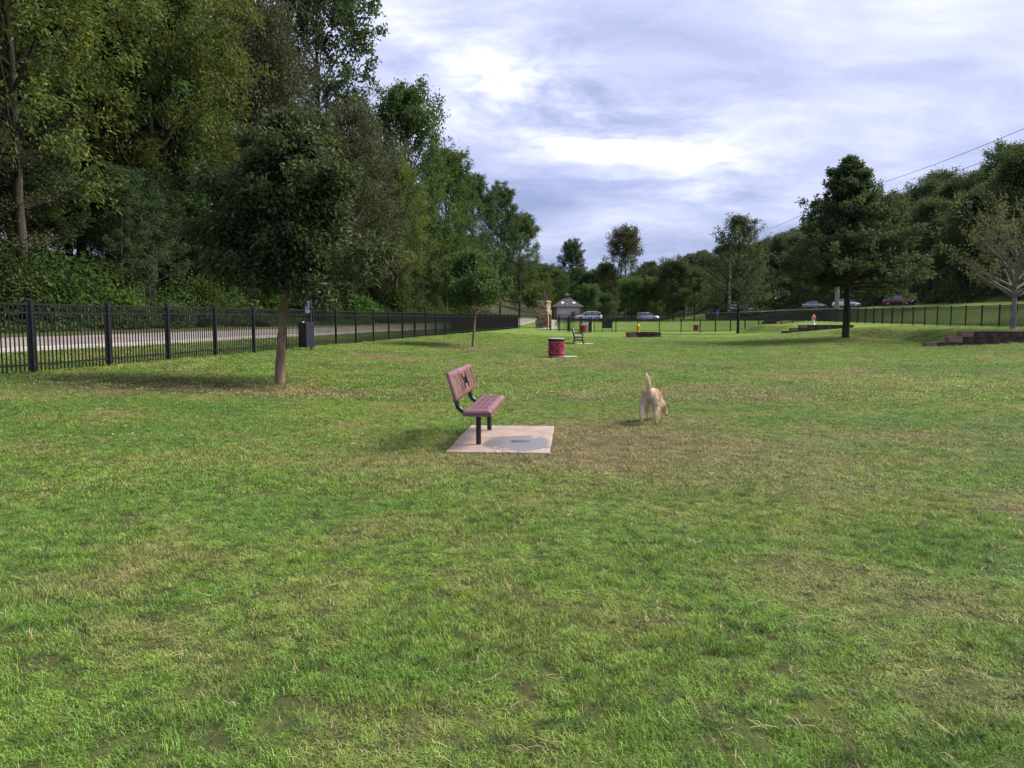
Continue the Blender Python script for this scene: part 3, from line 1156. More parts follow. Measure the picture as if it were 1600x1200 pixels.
# sparse tree on the right terrace
g0 = AT(1583, 40.5)
TS = (ZAT(352, g0.y) - g0.z) * 0.93
sparse = make_tree('sparse_tree', 35, TS, 3.3, 0.32, lambda t: 0.75 + 0.3 * math.sin(math.pi * t), 22, lambda t: 24 + 38 * t, 8, 4, 4, 0.13, 0.07, LM['sparse'], M['bark_grey'], 0.14,
                   curve=0.16, droop=0.25, spread=0.10, leader=0.80, twigs=True, limb_r=0.5, flat=0.5, dens_pow=-0.3, wander=0.04, bare=0.25)
place(sparse, 'sparse_tree', g0, 2.0, 1.0, 'half-bare pale tree growing on the stone terrace at the right edge')


# ------------------------------------------------------------------ undergrowth on the left bank
def undergrowth(name, pts_fn, n, seed, llen, lwid, mat, label, bump, hgt):
    rs = np.random.RandomState(seed)
    x, y = pts_fn(rs, n)
    m = vnoise(x * 0.45, y * 0.45, seed) * 0.65 + vnoise(x * 1.3, y * 1.3, seed + 1) * 0.35
    H = hgt(x, y) * (0.12 + 1.25 * ss(0.28, 0.78, m))
    z = h(x, y) + H * rs.uniform(0.25, 1.0, n) ** 0.5
    C = np.stack([x, y, z], 1) + rs.normal(0, 0.08, (n, 3))
    D = rs.normal(0, 1, (n, 3))
    D[:, 2] -= 0.35
    D = unit(D)
    N = rs.normal(0, 0.45, (n, 3))
    N[:, 2] += 0.8
    N[:, 0] += 0.35
    N = unit(N)
    k_ = rs.uniform(0.45, 1.0, n) * (0.6 + 0.9 * vnoise(x * 0.6, y * 0.6, seed + 6))
    L = llen * k_ * 1.25
    W = lwid * k_ * rs.uniform(0.7, 1.3, n)
    cl = np.clip(vnoise(x * 1.1 + 7, y * 1.1, seed + 2) * 0.8 + vnoise(x * 4, z * 4, seed + 3) * 0.4 - 0.1, 0, 1)
    o = obj(name, leaf_mesh(name, C, D, N, L, W, rs.uniform(0, 1, n), cl, mat))
    tag(o, label, 'undergrowth', kind='stuff')
    return o


def bank_pts(rs, n):
    y = 10 + 105 * rs.uniform(0, 1, n) ** 1.5
    t = 7.6 + rs.gamma(1.7, 3.2, n)
    return -12.8 + 0.157 * y - t / 0.988, y


undergrowth('undergrowth', bank_pts, 120000, 41, 0.19, 0.13, LM['shrub'], 'dense green undergrowth and vines covering the bank behind the path', 1,
            lambda x, y: 0.55 + 1.9 * ss(7.4, 11.0, fence_t(x, y)))


def hill_pts(rs, n):
    y = 55 + 190 * rs.uniform(0, 1, n) ** 1.3
    return 62.5 + rs.gamma(1.5, 2.0, n), y


undergrowth('roadside_undergrowth', hill_pts, 32000, 42, 0.42, 0.28, LM['deep_green'], 'dark brush at the foot of the wooded hillside beyond the road', 1,
            lambda x, y: 1.0 + 2.6 * ss(62, 66, x))


def make_shrub(name, seed, n, r, hh, llen, lwid, mat):
    """a mound of leafy shoots on short stems"""
    rs = np.random.RandomState(seed)
    root = link(bpy.data.objects.new(name, None))
    nb = 60
    az = rs.uniform(0, 6.28, nb)
    el = R(18) + rs.uniform(0, 1, nb) * R(65)
    ln = rs.uniform(0.7, 1.1, nb)
    E = np.stack([np.cos(az) * np.cos(el) * r * ln, np.sin(az) * np.cos(el) * r * ln, np.sin(el) * hh * ln], 1)
    st = MB()
    for e in E:
        st.tube([(0, 0, -0.1), tuple(e * 0.5 + np.array([0, 0, 0.08])), tuple(e)], [0.016, 0.01, 0.004], 3, caps=False)
    st.build('stems', M['bark'], root)
    k = n // nb
    C = np.repeat(E, k, 0) * rs.uniform(0.55, 1.05, (nb * k, 1)) + rs.normal(0, 0.17 * r, (nb * k, 3))
    C[:, 2] = np.maximum(C[:, 2], 0.03)
    D = unit(np.repeat(E, k, 0) + rs.normal(0, 0.8 * r, C.shape) + [0, 0, -0.4 * r])
    N = rs.normal(0, 0.5, C.shape)
    N[:, 2] += 0.8
    arr = (C, D, unit(N), llen * rs.uniform(0.7, 1.3, len(C)), lwid * rs.uniform(0.7, 1.3, len(C)), rs.uniform(0, 1, len(C)), np.repeat(rs.uniform(0, 1, nb), k))
    obj('foliage', leaf_mesh('foliage', *arr, mat), root)
    remember(root)
    return root


SH = {'vine': make_shrub('leafy_shrub', 51, 5400, 1.5, 1.9, 0.20, 0.15, LM['bright']),
      'green': make_shrub('leafy_shrub', 52, 5400, 1.5, 2.2, 0.17, 0.10, LM['shrub']),
      'yellow': make_shrub('leafy_shrub', 53, 4200, 1.2, 1.3, 0.14, 0.07, LM['mid'])}
SHRUBS = [
    ('vine', 9.9, 21.0, 1.25, 'bright green large-leaved vine mound at the left edge behind the path'),
    ('vine', 9.6, 25.0, 1.0, 'bright green vine mound second from the left edge, behind the fence'),
    ('yellow', 8.9, 23.3, 0.9, 'low yellowish weed clump between the bright vine mounds'),
    ('green', 9.8, 29.5, 1.0, 'dark green shrub behind the path, right of the vine mounds'),
    ('vine', 9.3, 33.5, 0.75, 'small bright green shrub left of the leaning tree, behind the path'),
    ('yellow', 8.8, 36.5, 0.8, 'low clump of yellow-flecked weeds behind the fence left of the leaning tree'),
    ('green', 9.6, 40.0, 1.05, 'shrub behind the path in line with the leaning tree trunk'),
    ('green', 9.6, 46.5, 1.2, 'shrub behind the path right of the dog waste station'),
    ('green', 9.4, 54.0, 1.3, 'rounded shrub at the woods edge left of the small leaning tree'),
    ('vine', 9.2, 62.0, 1.0, 'light green shrub at the woods edge behind the small leaning tree'),
    ('green', 9.2, 71.0, 1.4, 'big shrub at the woods edge over the far end of the fence'),
]
for kind, t, y, s, lab in SHRUBS:
    x, y = tline(t, y)
    place(SH[kind], 'leafy_shrub', (x, y, hz(x, y)), y, s, lab, 'shrub', sink=0.05)

# ------------------------------------------------------------------ fences
BAR = MB().box((0, 0, 0), (1, 1, 1)).mesh('bar', M['black_metal'])
PICKET = MB().box((0, 0, 0.5), (0.022, 0.022, 1.0)).mesh('picket', M['black_metal'])
FH = 1.50


def post_mesh(w, hh):
    return MB().box((0, 0, hh / 2 - 0.15), (w, w, hh + 0.3)).box((0, 0, hh + 0.012), (w + 0.014, w + 0.014, 0.024)).box((0, 0, hh + 0.034), (w + 0.004, w + 0.004, 0.02), taper=0.3).mesh('post', M['black_metal'])


POST = post_mesh(0.09, FH + 0.04)


def fence(name, pts, label, single=0, skip=(), spacing=0.112, panel=2.44, hh=FH, picket_w=0.022, first_post=True, last_post=True):
    """steel picket fence along a polyline: posts, rails and pickets as parts"""
    P = [Vector((p[0], p[1], 0)) for p in pts]
    seg = [(b - a).length for a, b in zip(P[:-1], P[1:])]
    total = sum(seg)

    def at(s):
        for a, b, L in zip(P[:-1], P[1:], seg):
            if s <= L or b is P[-1]:
                q = a.lerp(b, min(s / L, 1.0))
                return Vector((q.x, q.y, hz(q.x, q.y)))
            s -= L
    root = thing(name, label, 'fence', at(0))
    inv = -root.location
    n = max(1, round(total / panel))
    S = [total * i / n for i in range(n + 1)]
    made = 0
    rest = MB()
    for i, s in enumerate(S):
        if (i == 0 and not first_post) or (i == n and not last_post):
            continue
        obj('post', POST if hh == FH else post_mesh(0.08, hh + 0.04), root, at(s) + inv)
    for i in range(n):
        if any(a <= (S[i] + S[i + 1]) / 2 <= b for a, b in skip):
            continue
        a, b = at(S[i]), at(S[i + 1])
        d = b - a
        yaw = math.atan2(d.y, d.x)
        horiz = math.hypot(d.x, d.y)
        pit = -math.atan2(d.z, horiz)
        for zr, th in ((hh - 0.02, 0.040), (hh - 0.20, 0.036), (0.20, 0.036)):
            obj('rail', BAR, root, (a + b) / 2 + Vector((0, 0, zr)) + inv, (0, pit, yaw), (d.length - 0.085, 0.034, th))
        k = max(2, int(horiz / spacing))
        for j in range(1, k):
            q = a.lerp(b, j / k)
            gz = hz(q.x, q.y)
            base = max(q.z + 0.06, gz + 0.03)
            Lp = q.z + hh - base
            if made < single:
                obj('picket', PICKET, root, Vector((q.x, q.y, base)) + inv, (0, 0, yaw), (1, 1, Lp))
                made += 1
            else:
                rest.box((q.x + inv.x, q.y + inv.y, base + Lp / 2 + inv.z), (picket_w, picket_w, Lp), Matrix.Rotation(yaw, 3, 'Z'))
    if rest.v:
        o = rest.build('pickets', M['black_metal'], root)
        o['kind'] = 'stuff'
    return root


def fl(y):
    return tline(0.0, y)


fence('picket_fence', [fl(11.6), fl(86.0)], 'black steel picket fence running away along the path on the left', single=300)
CF0 = fl(86.0)
CF1 = (3.95, 85.6)
CF2 = (9.0, 84.6)
CFR = (36.6, 97.0)
fence('picket_fence', [(CF0[0] + 0.15, CF0[1]), CF1], 'short black picket fence between the long left fence and the entrance gate', picket_w=0.025)
fence('picket_fence', [CF2, (20.0, 85.2), (28.5, 90.5), CFR], 'black picket cross fence behind the yellow hydrant and the smaller oak', picket_w=0.025)
fence('picket_fence', [(30.5, 38.0), (33.0, 52.0), (39.7, 110.0), (42.4, 150.0), (41.6, 166.0)], 'black picket fence along the grass slope below the road on the right', picket_w=0.025)
fence('picket_fence', [(7.6, 128), (22, 132), (33, 134), (41.0, 136.5)], 'farther black picket fence behind the cross fence, in front of the parking lot', picket_w=0.03)


def gate_leaf(root, a, b, hh=1.45):
    d = Vector(b) - Vector(a)
    yaw = math.atan2(d.y, d.x)
    L = d.length
    leaf = link(bpy.data.objects.new('gate_leaf', None))
    leaf.parent = root
    fr = MB()
    rot = Matrix.Rotation(yaw, 3, 'Z')
    m = (Vector(a) + Vector(b)) / 2
    for z in (0.12, hh - 0.2, hh):
        fr.box(m + Vector((0, 0, z)), (L, 0.04, 0.045), rot)
    for e in (a, b):
        fr.box(Vector(e) + Vector((0, 0, hh / 2 + 0.06)), (0.05, 0.05, hh - 0.1), rot)
    fr.build('frame', M['black_metal'], leaf)
    pk = MB()
    n = int(L / 0.11)
    for k in range(1, n):
        q = Vector(a).lerp(Vector(b), k / n)
        pk.box(q + Vector((0, 0, hh / 2 + 0.06)), (0.025, 0.025, hh - 0.1), rot)
    o = pk.build('pickets', M['black_metal'], leaf)
    o['kind'] = 'stuff'
    lt = MB().box(Vector(b) + Vector((0, -0.04, hh * 0.6)), (0.12, 0.08, 0.16), rot)
    lt.build('latch', M['black_metal'], leaf)
    return leaf


def entrance():
    base = Vector((CF1[0], CF1[1], hz(*CF1)))
    root = thing('gate_enclosure', 'black steel double gate enclosure at the park entrance in front of the restroom', 'gate', base)
    pts = {'a': (4.25, 85.5), 'b': (5.2, 85.4), 'c': (6.35, 85.2), 'd': (7.55, 85.0), 'e': (8.7, 84.8),
           'f': (4.35, 89.2), 'g': (6.45, 89.0), 'h': (8.85, 88.6)}
    pm = MB().box((0, 0, 0.75), (0.13, 0.13, 1.9)).box((0, 0, 1.72), (0.15, 0.15, 0.03)).mesh('post', M['black_metal'])
    loc = {}
    for k, (x, y) in pts.items():
        p = Vector((x, y, hz(x, y))) - base
        loc[k] = p
        obj('post', pm, root, p)
    for a, b in (('a', 'b'), ('d', 'e'), ('f', 'g')):
        gate_leaf(root, loc[a], loc[b])
    side = MB()
    for a, b in (('b', 'c'), ('c', 'd'), ('a', 'f'), ('c', 'g'), ('e', 'h'), ('g', 'h')):
        d = loc[b] - loc[a]
        yaw = math.atan2(d.y, d.x)
        rot = Matrix.Rotation(yaw, 3, 'Z')
        for z in (0.2, 1.28, 1.46):
            side.box((loc[a] + loc[b]) / 2 + Vector((0, 0, z)), (d.length - 0.12, 0.04, 0.045), rot)
        n = int(d.length / 0.11)
        for k in range(1, n):
            q = loc[a].lerp(loc[b], k / n)
            side.box(q + Vector((0, 0, 0.78)), (0.025, 0.025, 1.4), rot)
    o = side.build('side_panels', M['black_metal'], root)
    o['kind'] = 'stuff'
    # bone-shaped tag on the right hand gate
    bone = MB()
    c = (loc['d'] + loc['e']) / 2 + Vector((0.0, -0.05, 1.0))
    bone.box(c, (0.34, 0.02, 0.12))
    for sx in (-1, 1):
        for sz in (-1, 1):
            prof = [(0.085 * math.cos(k * math.pi / 5), 0.085 * math.sin(k * math.pi / 5)) for k in range(10)]
            cc = c + Vector((sx * 0.19, 0, sz * 0.075))
            bone.loft([[(cc.x + u, cc.y - 0.013, cc.z + v) for u, v in prof], [(cc.x + u, cc.y + 0.013, cc.z + v) for u, v in prof]])
    bone.build('bone_sign', M['white_paint'], root)
    return root


entrance()

# dark notice panel standing by the cross fence
p = Vector((10.6, 86.0, hz(10.6, 86.0)))
nb = thing('notice_board', 'low dark notice board on two posts behind the fence, right of the gate', 'notice board', p)
MB().box((0, 0, 0.86), (1.0, 0.05, 0.8)).build('panel', pmat('board_dark', (0.03, 0.025, 0.025), (0.08, 0.06, 0.055), 6, rough=0.7), nb)
for sx in (-1, 1):
    MB().box((sx * 0.54, 0, 0.55), (0.07, 0.07, 1.5)).build('post', M['black_metal'], nb)

# ------------------------------------------------------------------ red bench on its concrete pad
YAW = R(-4.5)
pad_c = Vector((-0.08, 9.60, 0))
pad_c.z = hz(pad_c.x, pad_c.y)
PADS.append((pad_c.x, pad_c.y, 0.585, 1.09, YAW))


def pad_mat():
    m, t = new_mat('pad_concrete')
    out = t.n('ShaderNodeOutputMaterial')
    tc = t.n('ShaderNodeTexCoord').outputs['Object']
    sp = t.n('ShaderNodeSeparateXYZ', inp={0: tc}).outputs
    n1 = t.noise(tc, 3.0, 5, 0.6)
    n2 = t.noise(tc, 40, 3, 0.6)
    c = t.mix(t.ss(n1, 0.3, 0.7), (0.27, 0.195, 0.155), (0.40, 0.305, 0.245))
    c = t.mix(t.math('MULTIPLY', t.ss(n2, 0.35, 0.7), 0.45), c, (0.19, 0.145, 0.115))
    # damp hollow in front of the seat with a little standing water in the middle
    dx = t.math('DIVIDE', t.math('SUBTRACT', sp[0], 0.20), 0.40)
    dy = t.math('DIVIDE', t.math('SUBTRACT', sp[1], -0.42), 0.58)
    d = t.math('SQRT', t.math('ADD', t.math('MULTIPLY', dx, dx), t.math('MULTIPLY', dy, dy)))
    d = t.math('ADD', d, t.math('MULTIPLY', t.math('SUBTRACT', t.noise(tc, 4.5, 6, 0.65), 0.5), 1.5))
    wet = t.ss(d, 1.08, 0.92)
    ex = t.math('DIVIDE', t.math('SUBTRACT', sp[0], 0.20), 0.19)
    ey = t.math('DIVIDE', t.math('SUBTRACT', sp[1], -0.30), 0.15)
    e = t.math('SQRT', t.math('ADD', t.math('MULTIPLY', ex, ex), t.math('MULTIPLY', ey, ey)))
    e = t.math('ADD', e, t.math('MULTIPLY', t.math('SUBTRACT', t.noise(tc, 9, 4, 0.65), 0.5), 1.6))
    pool = t.ss(e, 0.85, 0.7)
    c = t.mix(wet, c, t.mix(n1, (0.12, 0.105, 0.105), (0.19, 0.17, 0.17)))
    c = t.mix(pool, c, (0.085, 0.07, 0.035))
    p = t.n('ShaderNodeBsdfPrincipled')
    t.put(p.inputs['Base Color'], c)
    rg = t.math('SUBTRACT', 0.9, t.math('MULTIPLY', wet, 0.48))
    t.put(p.inputs['Roughness'], t.math('MAXIMUM', t.math('SUBTRACT', rg, t.math('MULTIPLY', pool, 0.30)), 0.1))
    b = t.n('ShaderNodeBump', inp={'Distance': 0.004})
    t.put(b.inputs['Strength'], t.math('SUBTRACT', 0.5, t.math('MULTIPLY', pool, 0.48)))
    t.put(b.inputs['Height'], t.math('ADD', n2, n1))
    t.link(b.outputs[0], p.inputs['Normal'])
    t.link(p.outputs[0], out.inputs[0])
    return m


pad = MB().box((0, 0, -0.03), (1.17, 2.18, 0.14)).build('concrete_pad', pad_mat(), bevel=0.012)
pad.location = pad_c + Vector((0, 0, -0.012))
pad.rotation_euler = (0, 0, YAW)
tag(pad, 'small pinkish concrete pad with a damp hollow and puddle, under the red bench', 'concrete pad')
PAD_TOP = pad_c.z + 0.028


def red_coat():
    m, t = new_mat('red_plastic_coat')
    out = t.n('ShaderNodeOutputMaterial')
    tc = t.n('ShaderNodeTexCoord').outputs['Object']
    n1 = t.noise(tc, 5, 5, 0.65)
    n2 = t.noise(tc, 60, 3, 0.6)
    c = t.mix(t.ss(n1, 0.3, 0.75), (0.140, 0.048, 0.052), (0.225, 0.110, 0.112))
    c = t.mix(t.math('MULTIPLY', t.ss(n2, 0.5, 0.7), 0.3), c, (0.36, 0.25, 0.25))
    p = t.n('ShaderNodeBsdfPrincipled', inp={'Roughness': 0.42})
    p.inputs['Specular IOR Level'].default_value = 0.45
    t.put(p.inputs['Base Color'], c)
    b = t.n('ShaderNodeBump', inp={'Strength': 0.15, 'Distance': 0.003})
    t.put(b.inputs['Height'], n2)
    t.link(b.outputs[0], p.inputs['Normal'])
    t.link(p.outputs[0], out.inputs[0])
    return m


M['red_coat'] = red_coat()
M['bench_tube'] = pmat('bench_tube', (0.012, 0.012, 0.016), (0.030, 0.028, 0.030), 14, rough=0.35, spec=0.5)


def perforated(us, vs, hole, prof, thick, place_fn):
    """panel with real holes; prof(u,v) depth of the rolled edge, place_fn maps (u,v,depth) to a point"""
    nu, nv = len(us), len(vs)
    V, Fc = [], []
    for layer in (0, 1):
        for j in range(nv):
            for i in range(nu):
                V.append(place_fn(us[i], vs[j], prof(us[i], vs[j]) + (thick if layer else 0)))
    idx = lambda l, i, j: l * nu * nv + j * nu + i
    solid = [[not hole((us[i] + us[i + 1]) / 2, (vs[j] + vs[j + 1]) / 2) for i in range(nu - 1)] for j in range(nv - 1)]
    for j in range(nv - 1):
        for i in range(nu - 1):
            if not solid[j][i]:
                continue
            Fc.append((idx(0, i, j), idx(0, i + 1, j), idx(0, i + 1, j + 1), idx(0, i, j + 1)))
            Fc.append((idx(1, i, j + 1), idx(1, i + 1, j + 1), idx(1, i + 1, j), idx(1, i, j)))
            for (dj, di, a, b) in ((-1, 0, (i, j), (i + 1, j)), (1, 0, (i + 1, j + 1), (i, j + 1)), (0, -1, (i, j + 1), (i, j)), (0, 1, (i + 1, j), (i + 1, j + 1))):
                jj, ii = j + dj, i + di
                if jj < 0 or ii < 0 or jj >= nv - 1 or ii >= nu - 1 or not solid[jj][ii]:
                    Fc.append((idx(0, *b), idx(0, *a), idx(1, *a), idx(1, *b)))
    return V, Fc


def edge_profile(lo, hi, r):
    def f(x):
        d = min(x - lo, hi - x)
        if d >= r:
            return 0.0
        k = (r - d) / r
        return r * (1 - math.sqrt(max(0, 1 - k * k)))
    return f


def red_bench():
    bx, by = -0.40, 9.65
    root = thing('park_bench', 'faded red metal bench with a bone-shaped cut-out in its backrest, on the concrete pad', 'bench', (bx, by, PAD_TOP), YAW)
    Lh = 0.92
    # ---- seat: u = depth (x), v = length (y)
    r = 0.045
    x0, x1 = -0.095, 0.235
    eu, ev = edge_profile(x0, x1, r), edge_profile(-Lh, Lh, r)
    er = [0, 0.004, 0.012, 0.024, 0.045]
    us = sorted([x0 + e for e in er] + [x1 - e for e in er] + [-0.03, 0.035, 0.043, 0.105, 0.113, 0.165])
    cols = [(-0.03, 0.035), (0.043, 0.105), (0.113, 0.165)]
    slots = [-0.80 + k * 0.040 for k in range(41)]
    vs = sorted([-Lh + e for e in er] + [Lh - e for e in er] + [s - 0.008 for s in slots] + [s + 0.008 for s in slots])
    seat_h = lambda u, v: any(a < u < b for a, b in cols) and any(abs(v - s) < 0.008 for s in slots) and abs(v - round(v / 0.46) * 0.46) > 0.02
    V, Fc = perforated(us, vs, seat_h, lambda u, v: max(eu(u), ev(v)), 0.005, lambda u, v, d: (u, v, 0.445 - d))
    seat = MB().add(V, Fc).build('seat', M['red_coat'], root)
    # skirt under the rolled edge
    sk = MB()
    for (c, s) in (((x0 + 0.0035, 0, 0.388), (0.007, 2 * Lh, 0.032)), ((x1 - 0.0035, 0, 0.388), (0.007, 2 * Lh, 0.032)),
                   (((x0 + x1) / 2, -Lh + 0.0035, 0.388), (x1 - x0 - 0.02, 0.007, 0.032)), (((x0 + x1) / 2, Lh - 0.0035, 0.388), (x1 - x0 - 0.02, 0.007, 0.032))):
        sk.box(c, s)
    sk.build('seat_skirt', M['red_coat'], root)
    # ---- backrest: u = length, v = height along the slope
    lean = R(18)
    hb = 0.345
    org = Vector((-0.135, 0, 0.555))

    def bp(u, v, d):
        return (org.x - v * math.sin(lean) - d * math.cos(lean), u, org.z + v * math.cos(lean) - d * math.sin(lean))
    eu2, ev2 = edge_profile(-Lh, Lh, r), edge_profile(0, hb, r)
    rows = [0.075 + k * 0.0245 for k in range(9)]
    colsb = [(-0.80, -0.66), (-0.61, -0.47), (-0.42, -0.28), (0.28, 0.42), (0.47, 0.61), (0.66, 0.80)]
    us = sorted(set([-Lh + e for e in er] + [Lh - e for e in er] + [a for c in colsb for a in c] + [round(-0.21 + k * 0.014, 4) for k in range(31)]))
    vs = sorted(set([e for e in er] + [hb - e for e in er] + [q - 0.006 for q in rows] + [q + 0.006 for q in rows]))

    def back_h(u, v):
        if any(a < u < b for a, b in colsb) and any(abs(v - q) < 0.006 for q in rows):
            return True
        w = v - 0.173
        if abs(u) < 0.14 and abs(w) < 0.045:
            return True
        for su in (-1, 1):
            for sv in (-1, 1):
                if (u - su * 0.15) ** 2 + (w - sv * 0.05) ** 2 < 0.055 ** 2:
                    return True
        return False
    V, Fc = perforated(us, vs, back_h, lambda u, v: max(eu2(u), ev2(v)), 0.005, bp)
    back = MB().add(V, Fc).build('backrest', M['red_coat'], root)
    # dark plate behind the bone cut-out
    pl = MB()
    q = [bp(u, v, 0.03) for u, v in ((-0.25, 0.04), (0.25, 0.04), (0.25, 0.305), (-0.25, 0.305))]
    q2 = [bp(u, v, 0.034) for u, v in ((-0.25, 0.04), (0.25, 0.04), (0.25, 0.305), (-0.25, 0.305))]
    pl.loft([q, q2]).build('back_plate', M['bench_tube'], back)
    # ---- bent tube supports and posts
    for s in (-1, 1):
        y = s * 0.595
        MB().tube([(0.05, y, -0.06), (0.05, y, 0.385)], 0.031, 14).build('leg', M['bench_tube'], root, smooth=False)
        pts = [(0.215, y, 0.378)]
        pts += [(-0.05, y, 0.378)]
        c = (-0.07, 0.52)
        for k in range(9):
            a = R(270 - k * 9.0)
            pts.append((c[0] + 0.142 * math.cos(a), y, c[1] + 0.142 * math.sin(a)))
        e = Vector(pts[-1])
        top = Vector(bp(y, hb - 0.05, 0.06))
        pts += [tuple(e.lerp(top, 0.35)), tuple(e.lerp(top, 0.7)), tuple(top)]
        MB().tube(pts, 0.029, 12).build('support_tube', M['bench_tube'], root, smooth=True)
    return root


red_bench()


# ------------------------------------------------------------------ dog
def dog():
    g0 = G(1014, 664.5)
    rz = R(-13)
    root = thing('dog', 'cream and tan dog seen from behind, tail up, sniffing the grass', 'dog', g0 + Vector((0, 0, 0.012)), rz)
    Vx, Ex, Rd = [], [], []

    def v(p, r, par=None):
        Vx.append(p)
        Rd.append(r if isinstance(r, tuple) else (r, r))
        if par is not None:
            Ex.append((par, len(Vx) - 1))
        return len(Vx) - 1
    pel = v((0, 0.00, 0.43), (0.108, 0.104))
    loin = v((0.005, 0.16, 0.445), (0.088, 0.092), pel)
    rib = v((0.015, 0.32, 0.425), (0.115, 0.122), loin)
    che = v((0.03, 0.46, 0.405), (0.108, 0.128), rib)
    nk = v((0.070, 0.59, 0.345), (0.075, 0.082), che)
    nk2 = v((0.120, 0.665, 0.255), (0.062, 0.066), nk)
    hd = v((0.165, 0.720, 0.175), (0.066, 0.066), nk2)
    mz = v((0.200, 0.755, 0.105), (0.036, 0.036), hd)
    v((0.220, 0.772, 0.052), (0.026, 0.026), mz)
    # tail
    t = v((0.0, -0.085, 0.475), (0.030, 0.030), pel)
    t = v((0.0, -0.115, 0.55), (0.021, 0.021), t)
    t = v((-0.008, -0.120, 0.63), (0.018, 0.018), t)
    t = v((-0.028, -0.105, 0.70), (0.012, 0.012), t)
    v((-0.045, -0.085, 0.745), (0.006, 0.006), t)
    for s, dy, dx in ((-1, -0.05, 0.0), (1, 0.05, 0.0)):
        a = v((s * 0.075, 0.00, 0.36), (0.074, 0.082), pel)
        b = v((s * 0.092, 0.04 + dy * 0.5, 0.265), (0.050, 0.056), a)
        c = v((s * 0.096 + dx, -0.060 + dy, 0.150), (0.024, 0.026), b)
        d = v((s * 0.096 + dx, -0.035 + dy, 0.045), (0.021, 0.021), c)
        v((s * 0.096 + dx, 0.015 + dy, 0.016), (0.024, 0.020), d)
    for s, dy in ((-1, 0.05), (1, -0.02)):
        a = v((0.03 + s * 0.075, 0.46, 0.325), (0.052, 0.058), che)
        b = v((0.03 + s * 0.085, 0.43 + dy * 0.4, 0.23), (0.034, 0.036), a)
        c = v((0.03 + s * 0.082, 0.455 + dy, 0.115), (0.023, 0.023), b)
        d = v((0.03 + s * 0.080, 0.46 + dy, 0.035), (0.022, 0.022), c)
        v((0.03 + s * 0.080, 0.50 + dy, 0.016), (0.024, 0.020), d)
    me = bpy.data.meshes.new('body')
    me.from_pydata(Vx, Ex, [])
    body = obj('body', me, root)
    bpy.context.view_layer.objects.active = body
    sk = body.modifiers.new('skin', 'SKIN')
    sk.use_smooth_shade = True
    sk.branch_smoothing = 0.6
    if not me.skin_vertices:
        bpy.ops.mesh.customdata_skin_add() if bpy.ops.mesh.customdata_skin_add.poll() else None
    sv = me.skin_vertices[0].data
    for i, r in enumerate(Rd):
        sv[i].radius = r
        sv[i].use_root = (i == 0)
    ssf = body.modifiers.new('sub', 'SUBSURF')
    ssf.levels = 2
    ssf.render_levels = 2
    # coat
    m, n = new_mat('dog_coat')
    out = n.n('ShaderNodeOutputMaterial')
    tc = n.n('ShaderNodeTexCoord').outputs['Object']
    sp = n.n('ShaderNodeSeparateXYZ', inp={0: tc}).outputs
    nz = n.noise(tc, 14, 5, 0.65)
    nf = n.noise(tc, 90, 3, 0.6)
    hgt = n.math('ADD', sp[2], n.math('MULTIPLY', n.math('SUBTRACT', nz, 0.5), 0.16))
    c = n.ramp(hgt, [(0.10, (0.80, 0.65, 0.48)), (0.30, (0.84, 0.70, 0.52)), (0.41, (0.72, 0.54, 0.37)), (0.52, (0.70, 0.51, 0.34)), (0.66, (0.86, 0.73, 0.54))])
    c = n.mix(n.math('MULTIPLY', nf, 0.3), c, (0.36, 0.26, 0.18))
    # pale seat under the tail
    hy = n.math('MULTIPLY', n.ss(sp[1], -0.02, -0.08), n.math('MULTIPLY', n.ss(sp[2], 0.26, 0.33), n.ss(sp[2], 0.45, 0.40)))
    c = n.mix(hy, c, (0.66, 0.58, 0.50))
    p = n.n('ShaderNodeBsdfPrincipled', inp={'Roughness': 0.85})
    n.put(p.inputs['Base Color'], c)
    b = n.n('ShaderNodeBump', inp={'Strength': 0.6, 'Distance': 0.01})
    n.put(b.inputs['Height'], nf)
    n.link(b.outputs[0], p.inputs['Normal'])
    n.link(p.outputs[0], out.inputs[0])
    me.materials.append(m)
    dark = pmat('dog_dark', (0.015, 0.012, 0.012), rough=0.35)
    earm = pmat('dog_ear', (0.26, 0.16, 0.10), (0.36, 0.24, 0.15), 12, rough=0.9)
    # ears hang forward and out from the lowered head
    for s in (-1, 1):
        base = Vector((0.155 + s * 0.050, 0.695 - s * 0.02, 0.218))
        tipv = base + Vector((s * 0.070, 0.005, -0.055))
        w = Vector((0.01, 0.045, -0.03))
        ear = MB().loft([[base - w, base + w, base + w + Vector((s * 0.014, 0, 0.014)), base - w + Vector((s * 0.014, 0, 0.014))],
                         [base.lerp(tipv, 0.5) - w * 0.95, base.lerp(tipv, 0.5) + w * 0.95, base.lerp(tipv, 0.5) + w * 0.95 + Vector((s * 0.012, 0, 0.012)), base.lerp(tipv, 0.5) - w * 0.95 + Vector((s * 0.012, 0, 0.012))],
                         [tipv - w * 0.35, tipv + w * 0.35, tipv + w * 0.35 + Vector((s * 0.008, 0, 0.006)), tipv - w * 0.35 + Vector((s * 0.008, 0, 0.006))]])
        e = ear.build('ear', earm, root, smooth=True)
        ms = e.modifiers.new('sub', 'SUBSURF')
        ms.levels = ms.render_levels = 2
        ey = MB().lathe([(0.001, -0.009), (0.006, -0.007), (0.009, 0), (0.006, 0.007), (0.001, 0.009)], 8, (0.186 + s * 0.036, 0.758, 0.160))
        ey.build('eye', dark, root, smooth=True)
    MB().lathe([(0.002, -0.016), (0.012, -0.012), (0.017, 0), (0.012, 0.010), (0.002, 0.014)], 10, (0.227, 0.790, 0.045)).build('nose', dark, root, smooth=True)
    # short coat: single hairs lying back over the body
    dg = bpy.context.evaluated_depsgraph_get()
    ev = body.evaluated_get(dg)
    em = ev.to_mesh()
    em.calc_loop_triangles()
